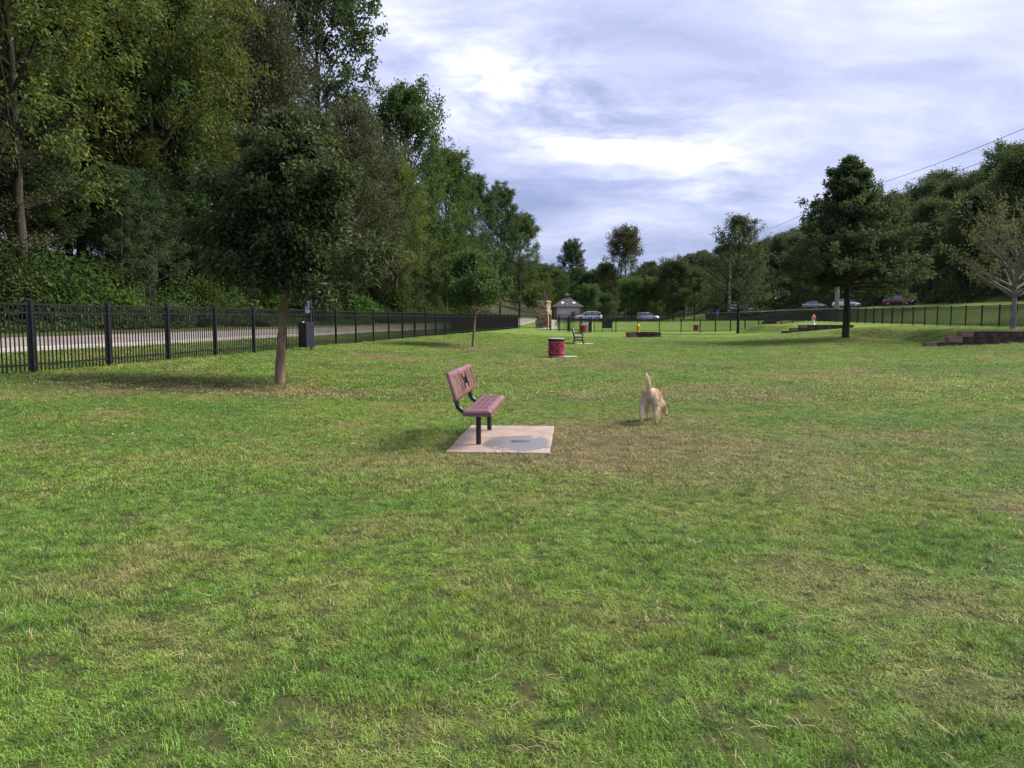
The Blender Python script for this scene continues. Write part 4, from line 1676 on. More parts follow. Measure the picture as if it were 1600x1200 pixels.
    tri = np.array([lt.vertices[:] for lt in em.loop_triangles])
    co = np.array([q.co[:] for q in em.vertices])
    ev.to_mesh_clear()
    if len(tri):
        rs = np.random.RandomState(3)
        A, B, C = co[tri[:, 0]], co[tri[:, 1]], co[tri[:, 2]]
        nn = np.cross(B - A, C - A)
        ar = np.linalg.norm(nn, axis=1)
        nn = unit(nn)
        pick = rs.choice(len(tri), 14000, p=ar / ar.sum())
        u = np.sqrt(rs.uniform(0, 1, (14000, 1)))
        w = rs.uniform(0, 1, (14000, 1))
        P = A[pick] * (1 - u) + B[pick] * (u * (1 - w)) + C[pick] * (u * w)
        N = nn[pick]
        ctr = np.array([0.02, 0.25, 0.38])
        D = unit(N * 0.55 + np.array([0, -0.35, -0.65]) + rs.normal(0, 0.22, N.shape))
        Ln = rs.uniform(0.018, 0.042, 14000) * np.where(P[:, 2] > 0.5, 1.3, np.where(P[:, 2] < 0.12, 0.5, 1.0))
        S = unit(np.cross(D, N) + 1e-6)
        V = np.stack([P - S * 0.0022, P + S * 0.0022, P + D * Ln[:, None]], 1).reshape(-1, 3)
        Fc = np.arange(14000 * 3).reshape(-1, 3)
        o = obj('fur', mesh_np('fur', V, Fc, [m]), root)
        o['kind'] = 'stuff'
    return root


dog()


# ------------------------------------------------------------------ red litter drums
M['drum_red'] = pmat('drum_red', (0.20, 0.012, 0.035), (0.30, 0.030, 0.060), 4, rough=0.5)
M['drum_strap'] = pmat('drum_strap', (0.42, 0.085, 0.10), (0.52, 0.16, 0.17), 6, rough=0.5)
M['lid_grey'] = pmat('lid_grey', (0.42, 0.43, 0.46), (0.52, 0.53, 0.56), 5, rough=0.45, metal=0.3)
M['pad_plain'] = pmat('pad_plain', (0.34, 0.29, 0.24), (0.44, 0.38, 0.32), 3, rough=0.9)


def drum(loc, label, r=0.325, hh=0.70, group='red litter drums'):
    root = thing('litter_drum', label, 'litter bin', loc, 0.3, group)
    MB().lathe([(r - 0.02, 0.0), (r - 0.008, 0.01), (r - 0.008, hh - 0.06), (r - 0.03, hh - 0.05)], 32).build('barrel', M['drum_red'], root, smooth=False)
    # slanting straps
    for k in range(5):
        for s in (-1, 1):
            mb = MB()
            a0 = k * math.pi * 2 / 5
            rings = []
            for q in range(9):
                f = q / 8
                a = a0 + s * f * math.pi * 2 / 5
                z = 0.13 + f * (hh - 0.28)
                c, sn = math.cos(a), math.sin(a)
                rings.append([((r - 0.010) * c, (r - 0.010) * sn, z - 0.013), ((r + 0.006) * c, (r + 0.006) * sn, z - 0.010), ((r + 0.006) * c, (r + 0.006) * sn, z + 0.010), ((r - 0.010) * c, (r - 0.010) * sn, z + 0.013)])
            mb.loft(rings).build('strap', M['drum_strap'], root)
    for z, t in ((0.02, 0.03), (0.12, 0.022), (hh - 0.14, 0.022)):
        MB().lathe([(r - 0.012, z), (r + 0.009, z + 0.003), (r + 0.009, z + t), (r - 0.012, z + t + 0.003)], 32).build('hoop', M['drum_strap'], root)
    # punched holes near the foot
    hol = MB()
    for k in range(22):
        a = 2 * math.pi * k / 22
        hol.box(((r - 0.005) * math.cos(a), (r - 0.005) * math.sin(a), 0.085), (0.016, 0.045, 0.04), Matrix.Rotation(a, 3, 'Z'))
    hol.build('foot_holes', M['black_metal'], root)['kind'] = 'stuff'
    lid = MB().lathe([(r + 0.012, hh - 0.075), (r + 0.016, hh - 0.04), (r + 0.010, hh - 0.012), (r - 0.01, hh - 0.006)], 32).build('rim', M['black_metal'], root)
    MB().lathe([(r - 0.005, hh - 0.010), (r - 0.005, hh + 0.012), (r - 0.05, hh + 0.02), (0.02, hh + 0.024)], 32).build('lid', M['lid_grey'], root)
    return root


g0 = G(869.5, 559)
p = MB().box((0.32, 0.05, 0.0), (1.0, 0.95, 0.10)).build('concrete_pad', M['pad_plain'])
p.location = g0
tag(p, 'pale concrete pad under the nearer red litter drum', 'concrete pad')
PADS.append((g0.x + 0.32, g0.y + 0.05, 0.5, 0.47, 0))
drum(g0 + Vector((0, 0, 0.05)), 'nearer red litter drum with slanting straps and a grey lid, right of the red bench')
g1 = Vector((7.75, 83.9, hz(7.75, 83.9)))
drum(g1, 'farther red litter drum standing against the entrance gate', r=0.40, hh=0.82)
g1 = Vector((22.9, 96.0, hz(22.9, 96.0)))
drum(g1, 'farthest red litter drum behind the cross fence, right of the yellow hydrant', r=0.34, hh=0.72)

# ------------------------------------------------------------------ cast iron bench
M['iron'] = pmat('cast_iron', (0.008, 0.008, 0.009), (0.016, 0.015, 0.015), 14, rough=0.45)
M['slat'] = pmat('bench_slat', (0.20, 0.17, 0.165), (0.32, 0.28, 0.27), 4, rough=0.6, stretch=(6, 0.6, 6))


def iron_bench(loc, rz, label):
    root = thing('park_bench', label, 'bench', loc, rz)
    for s in (-1, 1):
        y = s * 0.78
        fr = MB()
        # back stile and rear leg
        fr.tube([(-0.30, y, 0.0), (-0.27, y, 0.10), (-0.235, y, 0.25), (-0.225, y, 0.40), (-0.26, y, 0.55), (-0.32, y, 0.72), (-0.37, y, 0.90)], [0.03, 0.028, 0.026, 0.032, 0.03, 0.028, 0.026], 8)
        fr.tube([(0.32, y, 0.0), (0.28, y, 0.10), (0.25, y, 0.25), (0.24, y, 0.40)], [0.032, 0.028, 0.026, 0.032], 8)
        fr.tube([(-0.225, y, 0.40), (0.0, y, 0.385), (0.24, y, 0.40)], 0.028, 8)
        fr.tube([(-0.26, y, 0.15), (-0.1, y, 0.20), (0.1, y, 0.20), (0.27, y, 0.15)], 0.02, 8)
        fr.box((-0.30, y, 0.015), (0.12, 0.07, 0.03))
        fr.box((0.32, y, 0.015), (0.12, 0.07, 0.03))
        fr.build('end_frame', M['iron'], root, smooth=False)
        arm = MB().tube([(-0.29, y, 0.60), (-0.10, y, 0.635), (0.10, y, 0.63), (0.22, y, 0.585), (0.275, y, 0.50), (0.255, y, 0.41)], [0.024, 0.03, 0.034, 0.036, 0.034, 0.028], 8)
        arm.build('armrest', M['iron'], root)
    for k in range(5):
        MB().box((-0.17 + k * 0.105, 0, 0.432), (0.088, 1.62, 0.032)).build('seat_slat', M['slat'], root, bevel=0.006)
    for k in range(4):
        z = 0.52 + k * 0.105
        x = np.interp(z, [0.40, 0.55, 0.72, 0.90], [-0.225, -0.26, -0.32, -0.37]) + 0.045
        MB().box((x, 0, z), (0.030, 1.62, 0.088), Matrix.Rotation(R(-18), 3, 'Y')).build('back_slat', M['slat'], root, bevel=0.006)
    return root


g0 = G(904, 537.5)
p = MB().box((0.28, 0.15, -0.035), (1.2, 2.0, 0.12)).build('concrete_pad', M['pad_plain'])
p.location = g0
tag(p, 'pale concrete pad under the black iron bench', 'concrete pad')
PADS.append((g0.x + 0.28, g0.y + 0.15, 0.58, 0.95, 0))
iron_bench(g0 + Vector((0, 0.2, 0.025)), R(-6), 'black cast-iron bench with curled armrests, end on, behind the red litter drum')


# ------------------------------------------------------------------ hydrants
def hydrant(loc, label, body, cap, foot, s=1.0):
    root = thing('fire_hydrant', label, 'fire hydrant', loc, 0.2)
    MB().lathe([(0.16, -0.04), (0.16, 0.03), (0.115, 0.035), (0.108, 0.06), (0.105, 0.30), (0.12, 0.33)], 20).build('base', foot, root, smooth=True).scale = (s, s, s)
    MB().lathe([(0.118, 0.32), (0.112, 0.36), (0.112, 0.52), (0.145, 0.535), (0.145, 0.565), (0.12, 0.57)], 20).build('barrel', body, root, smooth=True).scale = (s, s, s)
    MB().lathe([(0.13, 0.565), (0.128, 0.60), (0.11, 0.65), (0.075, 0.69), (0.035, 0.71), (0.03, 0.71), (0.03, 0.755), (0.004, 0.76)], 20).build('bonnet', cap, root, smooth=True).scale = (s, s, s)
    for d, rr, ln in (((-1, 0, 0), 0.062, 0.18), ((1, 0, 0), 0.062, 0.18), ((0, -1, 0), 0.08, 0.19)):
        d = Vector(d)
        c = Vector((0, 0, 0.43))
        nz = MB().tube([c + d * 0.08, c + d * (ln - 0.045), c + d * (ln - 0.044), c + d * ln], [rr * 0.85, rr * 0.85, rr, rr], 14)
        nz.tube([c + d * ln, c + d * (ln + 0.035)], rr * 0.35, 5)
        nz.build('outlet', cap, root).scale = (s, s, s)
    return root


YEL = pmat('hydrant_yellow', (0.62, 0.40, 0.015), (0.72, 0.50, 0.03), 6, rough=0.45)
REDP = pmat('hydrant_red', (0.45, 0.035, 0.025), (0.55, 0.06, 0.04), 6, rough=0.45)


# ------------------------------------------------------------------ stone terraces
def block_mesh(seed, L, D, H, mat):
    """one rough-hewn block"""
    rs = np.random.RandomState(seed)
    xs, ys, zs = np.linspace(-L / 2, L / 2, 4), (-D / 2, D / 2), (0, H)
    mb = MB()
    rings = []
    for x in xs:
        j = rs.uniform(-0.012, 0.012, (4, 2))
        rings.append([(x, ys[0] + j[0, 0], zs[0]), (x, ys[1] + j[1, 0], zs[0]), (x, ys[1] + j[2, 0], zs[1] + j[2, 1] * 0.6), (x, ys[0] + j[3, 0], zs[1] + j[3, 1] * 0.6)])
    mb.loft(rings)
    return mb.mesh('block', mat)


BLK = [block_mesh(k, 0.62, 0.34, 0.245, M['timber']) for k in range(5)]
BLKE = [block_mesh(k + 9, 0.62, 0.34, 0.245, M['timber_end']) for k in range(2)]


def terrace(name, label, x0, x1, y0, starts, ch, label_rz=0.0, blk_l=0.64, z0=None, dx=0.0):
    """retaining wall of block courses, the upper ones starting farther along"""
    base = z0 if z0 is not None else hz(x0, y0) - 0.03
    root = thing(name, label, 'terrace wall', (x0, y0, base), label_rz)
    rs = np.random.RandomState(int(x0 * 10))
    for c, st in enumerate(starts):
        x = st + rs.uniform(0, 0.02)
        first = True
        while x < x1:
            L = blk_l * rs.uniform(0.8, 1.2)
            me = BLKE[rs.randint(2)] if (first and rs.uniform() < 0.4) or rs.uniform() < 0.04 else BLK[rs.randint(5)]
            obj('block', me, root, (x - x0 + L / 2, c * 0.10 + rs.uniform(-0.012, 0.012), c * ch), (0, 0, rs.uniform(-0.02, 0.02)), ((L - 0.012) / 0.62, 1, (ch - 0.008) / 0.245))
            x += L
            first = False
    return root


Y1 = 36.6
f1 = lambda px, Y: (px - CX) / F * Y * math.cos(PITCH)
terrace('terrace_wall', 'stepped dark stone terrace wall at the right edge, in front of the half-bare tree',
        f1(1445, Y1), f1(1445, Y1) + 9, Y1, [f1(1445, Y1), f1(1482, Y1), f1(1503, Y1)], 0.26, R(1.5))
Y2 = 63.8
terrace('terrace_wall', 'stepped dark stone terrace wall behind the trunk of the large oak',
        f1(1222, Y2), f1(1325, Y2), Y2, [f1(1222, Y2), f1(1234, Y2), f1(1249, Y2)], 0.25, R(-1.0))
Y3 = 100.0
terrace('terrace_wall', 'small stepped dark stone wall behind the cross fence, left of the white and red hydrant',
        f1(1187, Y3), f1(1212, Y3), Y3, [f1(1187, Y3), f1(1191, Y3), f1(1195, Y3)], 0.28, 0)

# box of blocks round the yellow hydrant
gb = G(1005, 527.5)
bx = thing('block_planter', 'low rectangular box of stone blocks with a yellow hydrant in it', 'planter', (gb.x, gb.y, hz(gb.x, gb.y) - 0.02))
rs = np.random.RandomState(77)
BW, BD = 1.27, 0.75
for c in range(2):
    for side in (-1, 1):
        x = -BW
        while x < BW - 0.05:
            L = min(0.62 * rs.uniform(0.8, 1.2), BW - x)
            e = (x < -BW + 0.05 or x + L > BW - 0.1)
            obj('block', (BLKE if e else BLK)[rs.randint(2)], bx, (x + L / 2, side * BD + rs.uniform(-0.012, 0.012), c * 0.235), (0, 0, rs.uniform(-0.02, 0.02)), ((L - 0.015) / 0.62, 0.75, 0.93))
            x += L
    for side in (-1, 1):
        for k in range(2):
            obj('block', BLKE[k], bx, (side * (BW - 0.10), -0.30 + 0.60 * k, c * 0.235), (0, 0, R(90)), (0.93, 0.6, 0.93))
MB().box((0, 0, 0.20), (2 * BW - 0.2, 2 * BD - 0.2, 0.40)).build('soil', pmat('soil', (0.06, 0.045, 0.03), (0.10, 0.08, 0.05), 8, rough=0.95, bump=0.5), bx)
hx = f1(997, gb.y)
hydrant((hx, gb.y - 0.05, bx.location.z + 0.42), 'yellow fire hydrant standing in the block planter', YEL, YEL, YEL, 0.92)
hx = f1(1271, 67.0)
hydrant((hx, 67.0, hz(hx, 67.0)), 'white fire hydrant with a red top, on the terrace left of the large oak', M['white_paint'], REDP, M['white_paint'], 1.15)

# ------------------------------------------------------------------ dog waste station
def waste_station():
    g0 = AT(484, 28.6)
    root = thing('waste_station', 'dark dog waste station with a bag dispenser over a tall bin, by the left fence', 'waste station', g0, R(-32))
    navy = pmat('station_dark', (0.020, 0.020, 0.032), (0.032, 0.032, 0.046), 5, rough=0.4)
    MB().box((0, 0.05, 0.9), (0.06, 0.06, 1.9)).build('post', navy, root)
    MB().box((0.02, -0.20, 0.55), (0.42, 0.40, 0.88)).build('bin', navy, root, bevel=0.012)
    lid = MB().box((0.02, -0.20, 1.003), (0.44, 0.42, 0.03)).build('bin_lid', navy, root, bevel=0.006)
    MB().box((0.02, -0.36, 1.035), (0.09, 0.04, 0.035)).build('lid_handle', M['white_paint'], lid)
    MB().lathe([(0.001, -0.01), (0.014, -0.01), (0.014, 0.012), (0.001, 0.012)], 10, (0.05, -0.405, 0.90)).build('lock', M['rim'], root)
    MB().box((0, -0.04, 1.62), (0.24, 0.12, 0.46)).build('dispenser', navy, root, bevel=0.008)
    sg = MB().box((0.0, -0.104, 1.62), (0.21, 0.008, 0.50)).build('sign_plate', M['white_paint'], root)
    ink = pmat('sign_ink', (0.015, 0.015, 0.02), rough=0.6)
    pic = MB()
    # pictogram of a person with a dog, over a line of small print
    pic.box((-0.025, -0.110, 1.735), (0.035, 0.004, 0.035))
    pic.box((-0.025, -0.110, 1.660), (0.055, 0.004, 0.100))
    pic.box((-0.042, -0.110, 1.570), (0.018, 0.004, 0.080))
    pic.box((-0.008, -0.110, 1.570), (0.018, 0.004, 0.080))
    pic.box((0.030, -0.110, 1.660), (0.055, 0.004, 0.014), Matrix.Rotation(R(25), 3, 'Y'))
    pic.box((0.055, -0.110, 1.585), (0.055, 0.004, 0.028))
    pic.box((0.085, -0.110, 1.605), (0.022, 0.004, 0.026))
    pic.box((0.035, -0.110, 1.555), (0.010, 0.004, 0.036))
    pic.box((0.075, -0.110, 1.555), (0.010, 0.004, 0.036))
    pic.box((0, -0.110, 1.505), (0.16, 0.004, 0.012))
    pic.box((0, -0.110, 1.480), (0.16, 0.004, 0.012))
    pic.box((0, -0.110, 1.825), (0.16, 0.004, 0.03))
    pic.build('pictogram', ink, sg)
    MB().tube([(0, -0.04, 1.85), (0, -0.04, 1.905), (0.03, -0.10, 1.93)], 0.018, 8).build('roll_hook', M['rim'], root)


waste_station()


# ------------------------------------------------------------------ cars
def car(name, loc, rz, label, paint, kind='sedan'):
    """x forward, about 4.5 m long"""
    root = thing(name, label, 'car', loc, rz)
    if kind == 'sedan':
        st = [(-2.25, .30, .62, .68), (-2.15, .26, .90, .80), (-1.6, .22, .98, .86), (-0.9, .20, 1.0, .89), (0, .20, .99, .90), (0.9, .20, .96, .89), (1.5, .21, .88, .86), (2.05, .24, .76, .78), (2.25, .32, .60, .62)]
        cab = [(-1.75, .99, .99, .66, .78), (-1.15, 1.0, 1.36, .60, .80), (-0.5, 1.0, 1.44, .61, .82), (0.15, .99, 1.43, .61, .82), (0.6, .98, 1.28, .62, .81), (1.15, .95, .96, .66, .78)]
    elif kind == 'hatch':
        st = [(-2.05, .34, .80, .70), (-2.0, .26, 1.0, .80), (-1.4, .22, 1.06, .87), (-0.6, .20, 1.06, .89), (0.3, .20, 1.04, .90), (1.0, .20, 1.00, .88), (1.5, .21, .92, .86), (2.0, .24, .80, .76), (2.15, .34, .62, .60)]
        cab = [(-2.0, 1.02, 1.05, .70, .78), (-1.75, 1.05, 1.48, .62, .80), (-1.0, 1.06, 1.58, .62, .83), (-0.2, 1.06, 1.58, .62, .83), (0.45, 1.03, 1.42, .63, .82), (1.25, .98, 1.00, .70, .80)]
    else:  # pickup / suv
        st = [(-2.6, .45, .95, .80), (-2.5, .40, 1.08, .88), (-1.4, .36, 1.10, .93), (-0.6, .34, 1.10, .94), (0.3, .34, 1.10, .94), (1.2, .34, 1.10, .93), (1.9, .36, 1.04, .91), (2.45, .40, .96, .86), (2.6, .48, .80, .78)]
        cab = [(-2.4, 1.08, 1.12, .72, .84), (-2.2, 1.10, 1.66, .68, .86), (-1.2, 1.10, 1.80, .68, .88), (0.0, 1.10, 1.80, .68, .88), (0.7, 1.10, 1.62, .70, .88), (1.3, 1.08, 1.10, .76, .86)]
    rings = []
    for x, zb, zt, w in st:
        rings.append([(x, -w * .92, zb), (x, -w, zb + .12), (x, -w, zb + (zt - zb) * .62), (x, -w * .90, zt), (x, 0, zt + .03), (x, w * .90, zt), (x, w, zb + (zt - zb) * .62), (x, w, zb + .12), (x, w * .92, zb), (x, 0, zb - .02)])
    MB().loft(rings).build('body', paint, root, smooth=True)
    gl = [[(x, -wb, zb - .02), (x, -wt, zt), (x, wt, zt), (x, wb, zb - .02)] for x, zb, zt, wt, wb in cab]
    MB().loft(gl).build('windows', M['glass'], root)
    rf = [[(x, -wt - .015, zt - .012), (x, -wt * .6, zt + .035), (x, wt * .6, zt + .035), (x, wt + .015, zt - .012)] for x, zb, zt, wt, wb in cab[1:-1]]
    MB().loft(rf).build('roof', paint, root, smooth=True)
    pil = MB()
    for s in (-1, 1):
        for (a, b) in ((0, 1), (2, 2), (3, 3), (4, 5)):
            xa, zba, zta, wta, wba = cab[a]
            xb, zbb, ztb, wtb, wbb = cab[b]
            if a == b:
                pil.tube([(xa, s * (wba + .0), zba), (xa, s * (wta + .008), zta)], 0.035, 4)
            else:
                lo, hi = (cab[a], cab[b]) if a == 0 else (cab[b], cab[a])
                pil.tube([(lo[0], s * lo[4], lo[1]), (hi[0], s * (hi[3] + .008), hi[2])], 0.045, 4)
    pil.build('pillars', paint, root)
    wx = (1.38, -1.32) if kind != 'suv' else (1.65, -1.6)
    rw = 0.31 if kind != 'suv' else 0.38
    for x in wx:
        for s in (-1, 1):
            w = link(bpy.data.objects.new('wheel', None))
            w.parent = root
            w.location = (x, s * (.80 if kind != 'suv' else .86), rw)
            w.rotation_euler = (R(90), 0, 0)
            MB().lathe([(rw * .62, -.10), (rw * .95, -.11), (rw, -.07), (rw, .07), (rw * .95, .11), (rw * .62, .10)], 18).build('tyre', M['tyre'], w)
            MB().lathe([(rw * .60, -.105), (rw * .6, .105), (rw * .2, .112), (0.02, .112)], 14).build('rim', M['rim'], w)
    xf, xr = st[-2][0] + .04, st[0][0] + .03
    lamp = pmat('lamp_clear', (0.75, 0.77, 0.8), rough=0.12)
    tail = pmat('lamp_red', (0.35, 0.01, 0.01), rough=0.2)
    for s in (-1, 1):
        MB().box((xf, s * st[-2][3] * .72, (st[-2][1] + st[-2][2]) / 2 + .10), (.20, .30, .13)).build('headlight', lamp, root, bevel=.02)
        MB().box((xr + .05, s * st[0][3] * .82, st[0][2] + .05), (.12, .20, .18)).build('tail_light', tail, root, bevel=.02)
    MB().box((st[-1][0] - .02, 0, .42), (.10, 1.0, .12)).build('grille', M['tyre'], root)
    return root


PW = pmat('car_white', (0.70, 0.71, 0.74), rough=0.25, coat=0.6)
PS = pmat('car_silver', (0.50, 0.53, 0.60), rough=0.28, metal=0.35, coat=0.6)
PG = pmat('car_grey', (0.30, 0.31, 0.36), rough=0.28, metal=0.4, coat=0.6)
PM = pmat('car_maroon', (0.14, 0.012, 0.035), rough=0.25, metal=0.1, coat=0.7)


def on(px, Y, lift):
    p = AT(px, Y)
    p.z += lift
    return p


car('parked_car', on(1012, 148, 0.09), R(-4), 'silver-white hatchback parked side-on in the lot behind the yellow hydrant', PS, 'hatch')
car('parked_car', on(919, 150, 0.09), R(185), 'white sport utility car parked in the lot beside the restroom', PW, 'suv')


def on_road(px, X, lift=0.07):
    Y = X / ((px - CX) / F * math.cos(PITCH))
    return Vector((X, Y, hz(X, Y) + lift))


car('parked_car', on_road(1405, 57.0), R(-52), 'dark red sedan parked by the road below the wooded hillside', PM, 'sedan')
car('parked_car', on_road(1322, 57.2), R(-48), 'white sedan partly hidden behind the trunk of the large oak', PW, 'sedan')
car('parked_car', on_road(1272, 57.4), R(-55), 'grey-silver sedan on the road left of the large oak trunk', PG, 'sedan')
car('parked_car', on_road(1150, 57.0), R(-70), 'white pickup-high car at the far end of the road, left of a low sedan', PW, 'suv')
car('parked_car', on_road(1165, 57.6), R(-60), 'pale low sedan at the far end of the road behind the smaller oak', PS, 'sedan')


# ------------------------------------------------------------------ restroom building
def restroom():
    c = AT(886, 158)
    root = thing('restroom_building', 'small pale restroom building with a dark hipped roof and cupola', 'building', c + Vector((0, 0, -0.05)), R(3))
    stucco = pmat('stucco', (0.58, 0.56, 0.50), (0.66, 0.64, 0.58), 2, rough=0.9)
    brick = pmat('brick_red', (0.17, 0.075, 0.05), (0.26, 0.13, 0.09), 6, rough=0.9)
    shing = pmat('shingle', (0.045, 0.040, 0.045), (0.085, 0.075, 0.082), 5, rough=0.9, bump=0.5)
    w, d, hh = 4.9, 4.4, 2.75
    MB().box((0, 0, hh / 2), (w, d, hh)).build('wall', stucco, root)
    for sx in (-1, 1):
        for sy in (-1, 1):
            MB().box((sx * (w / 2 + 0.14), sy * (d / 2 + 0.10), hh / 2), (0.5, 0.5, hh + 0.02)).build('corner_pier', brick, root)
    MB().box((0.95, -d / 2 - 0.12, 0.95), (0.75, 0.3, 1.9)).build('brick_pier', brick, root)
    MB().box((-w / 2 - 0.04, 0.2, 1.0), (0.06, 1.0, 2.0)).build('door', M['black_metal'], root)
    MB().box((1.75, -d / 2 - 0.02, 1.0), (0.85, 0.06, 2.0)).build('door', pmat('door_pale', (0.35, 0.34, 0.32), rough=0.6), root)
    MB().box((-0.1, -d / 2 - 0.03, 0.9), (0.7, 0.08, 0.55)).build('drinking_fountain', M['white_paint'], root)
    ov = 0.65
    a = [(-w / 2 - ov, -d / 2 - ov, hh), (w / 2 + ov, -d / 2 - ov, hh), (w / 2 + ov, d / 2 + ov, hh), (-w / 2 - ov, d / 2 + ov, hh)]
    a2 = [(x, y, z + 0.16) for x, y, z in a]
    top = [(-0.55, -0.4, hh + 2.0), (0.55, -0.4, hh + 2.0), (0.55, 0.4, hh + 2.0), (-0.55, 0.4, hh + 2.0)]
    roof = MB().loft([a, a2, top]).build('roof', shing, root)
    cup = MB().box((0, 0, hh + 2.2), (0.75, 0.7, 0.6))
    cup.loft([[(-.6, -.55, hh + 2.5), (.6, -.55, hh + 2.5), (.6, .55, hh + 2.5), (-.6, .55, hh + 2.5)], [(-.05, -.05, hh + 2.95), (.05, -.05, hh + 2.95), (.05, .05, hh + 2.95), (-.05, .05, hh + 2.95)]])
    cup.build('cupola', pmat('cupola_green', (0.06, 0.075, 0.075), rough=0.7), roof)

    def on_roof(x, f):
        y = -d / 2 - ov + f * (d / 2 + ov - 0.4)
        return (x, y - 0.03, hh + 0.16 + f * 1.84)
    for x in (-1.15, 1.15):
        MB().box(on_roof(x, 0.42), (0.55, 0.5, 0.10), Matrix.Rotation(math.atan2(1.84, d / 2 + ov - 0.4), 3, 'X')).build('skylight', M['white_paint'], roof)
    p = on_roof(-0.25, 0.22)
    MB().box((p[0], p[1], p[2] + 0.12), (0.22, 0.22, 0.34), taper=0.4).build('vent', M['white_paint'], roof)


restroom()


# ------------------------------------------------------------------ stone pillar with its spire
def pillar():
    c = AT(850, 98)
    root = thing('stone_pillar', 'tall tan stone pillar topped by a grey metal spire, left of the restroom', 'pillar', c, R(-24))
    mats = [pmat('pillar_stone_%s' % n, a, b, 5, rough=0.9, bump=0.6, bscale=14) for n, a, b in
            (('tan', (0.30, 0.20, 0.13), (0.42, 0.30, 0.20)), ('buff', (0.38, 0.29, 0.20), (0.50, 0.40, 0.29)), ('brown', (0.17, 0.105, 0.07), (0.27, 0.18, 0.12)))]
    core = pmat('mortar', (0.20, 0.17, 0.14), (0.26, 0.22, 0.18), 6, rough=0.95)
    rs = np.random.RandomState(8)
    z = -0.1
    MB().box((0, 0, 1.55), (1.22, 1.22, 3.35)).build('core', core, root)
    unit_me = [MB().box((0, 0, 0), (1, 1, 1)).mesh('stone', m) for m in mats]
    while z < 3.2:
        ch = rs.uniform(0.16, 0.26)
        hw = 0.82 if z < 0.85 else (0.72 if z < 2.1 else 0.64)
        for side in range(4):
            u = -hw
            while u < hw - 0.05:
                L = min(rs.uniform(0.28, 0.55), hw - u)
                pr = hw + rs.uniform(-0.015, 0.02) - 0.09
                p = Matrix.Rotation(side * math.pi / 2, 3, 'Z') @ Vector((u + L / 2, -pr, z + ch / 2))
                obj('stone', unit_me[rs.randint(3)], root, p, (0, 0, side * math.pi / 2), (L - 0.02, 0.20, ch - 0.02))
                u += L
        z += ch
    for zz, w in ((0.86, 1.74), (2.11, 1.54), (3.24, 1.46)):
        MB().box((0, 0, zz), (w, w, 0.09)).build('cap_stone', mats[1], root, bevel=0.01)
    # open spire of leaning blades
    st = pmat('spire_steel', (0.11, 0.115, 0.14), (0.17, 0.175, 0.205), 4, rough=0.5, metal=0.4)
    for (x0, y0, x1, wd) in ((-0.42, 0.0, 0.02, 0.20), (0.36, -0.05, 0.06, 0.18), (0.05, 0.30, 0.03, 0.16), (0.10, -0.25, 0.05, 0.14)):
        b = MB()
        b.loft([[(x0 - wd / 2, y0 - .03, 3.27), (x0 + wd / 2, y0 - .03, 3.27), (x0 + wd / 2, y0 + .03, 3.27), (x0 - wd / 2, y0 + .03, 3.27)],
                [(x1 - .05, y0 * .1 - .02, 4.75), (x1 + .05, y0 * .1 - .02, 4.75), (x1 + .05, y0 * .1 + .02, 4.75), (x1 - .05, y0 * .1 + .02, 4.75)]])
        b.build('spire_blade', st, root)
    MB().tube([(0.04, 0, 4.4), (0.04, 0, 5.15)], [0.05, 0.01], 6).build('spire_tip', st, root)


pillar()

# ------------------------------------------------------------------ poles, wires, lamps, small signs
POLE_Y = [60, 119, 178, 222]
TOPS = [21.0, 20.5, 19.6, 18.5]
for i, y in enumerate(POLE_Y):
    z = hz(50, y)
    lab = ['tall wooden utility pole beyond the right edge, holding the overhead wires', 'pale wooden utility pole behind the trunk of the large oak', 'pale wooden utility pole behind the smaller oak',
           'farthest wooden utility pole above the dark round trees'][i]
    o = thing('utility_pole', lab, 'pole', (50, y, z), 0.0)
    hh = TOPS[i] - z
    MB().tube([(0, 0, -0.3), (0, 0, hh)], [0.32, 0.20], 12).build('pole', M['wood_pole'], o)
    MB().box((0, 0, hh - 2.2), (2.2, 0.12, 0.14)).build('crossarm', M['wood_pole'], o)
for off, dz, lab in ((0.0, 0.0, 'uppermost overhead wire crossing the sky at the upper right'), (-0.95, -2.05, 'middle overhead wire at the upper right, below the topmost one'), (0.95, -2.05, 'lowest overhead wire at the upper right, close under the middle one')):
    mb = MB()
    for a in range(3):
        pts = []
        for k in range(15):
            f = k / 14
            y = POLE_Y[a] + (POLE_Y[a + 1] - POLE_Y[a]) * f
            z = TOPS[a] + (TOPS[a + 1] - TOPS[a]) * f + dz - 4 * 0.9 * f * (1 - f)
            pts.append((50 + off, y, z))
        mb.tube(pts, 0.028, 4)
    o = mb.build('overhead_wire', M['wire'])
    tag(o, lab, 'wire', 'overhead wires')


def lamp_post(px, Y, top, label):
    p = AT(px, Y)
    o = thing('lamp_post', label, 'lamp post', p)
    hh = ZAT(top, Y) - p.z
    MB().tube([(0, 0, -0.1), (0, 0, hh - 0.35)], [0.07, 0.05], 8).build('post', M['black_metal'], o)
    MB().lathe([(0.08, hh - 0.36), (0.20, hh - 0.25), (0.22, hh - 0.1), (0.12, hh), (0.01, hh + 0.02)], 12).build('globe', M['white_paint'], o, smooth=True)


lamp_post(1211, 150, 465, 'black lamp post with a white globe beside the road, left of the grey-silver sedan')
p = AT(1121, 152)
o = thing('parking_sign', 'small blue and white parking sign left of the smaller oak trunk', 'sign', p)
MB().box((0, 0, 0.9), (0.08, 0.08, 1.9)).build('post', M['rim'], o)
MB().box((0, -0.06, 1.9), (0.62, 0.03, 0.55)).build('plate', pmat('sign_blue', (0.03, 0.13, 0.42), rough=0.4), o)
MB().box((0, -0.06, 1.42), (0.40, 0.03, 0.26)).build('lower_plate', M['white_paint'], o)


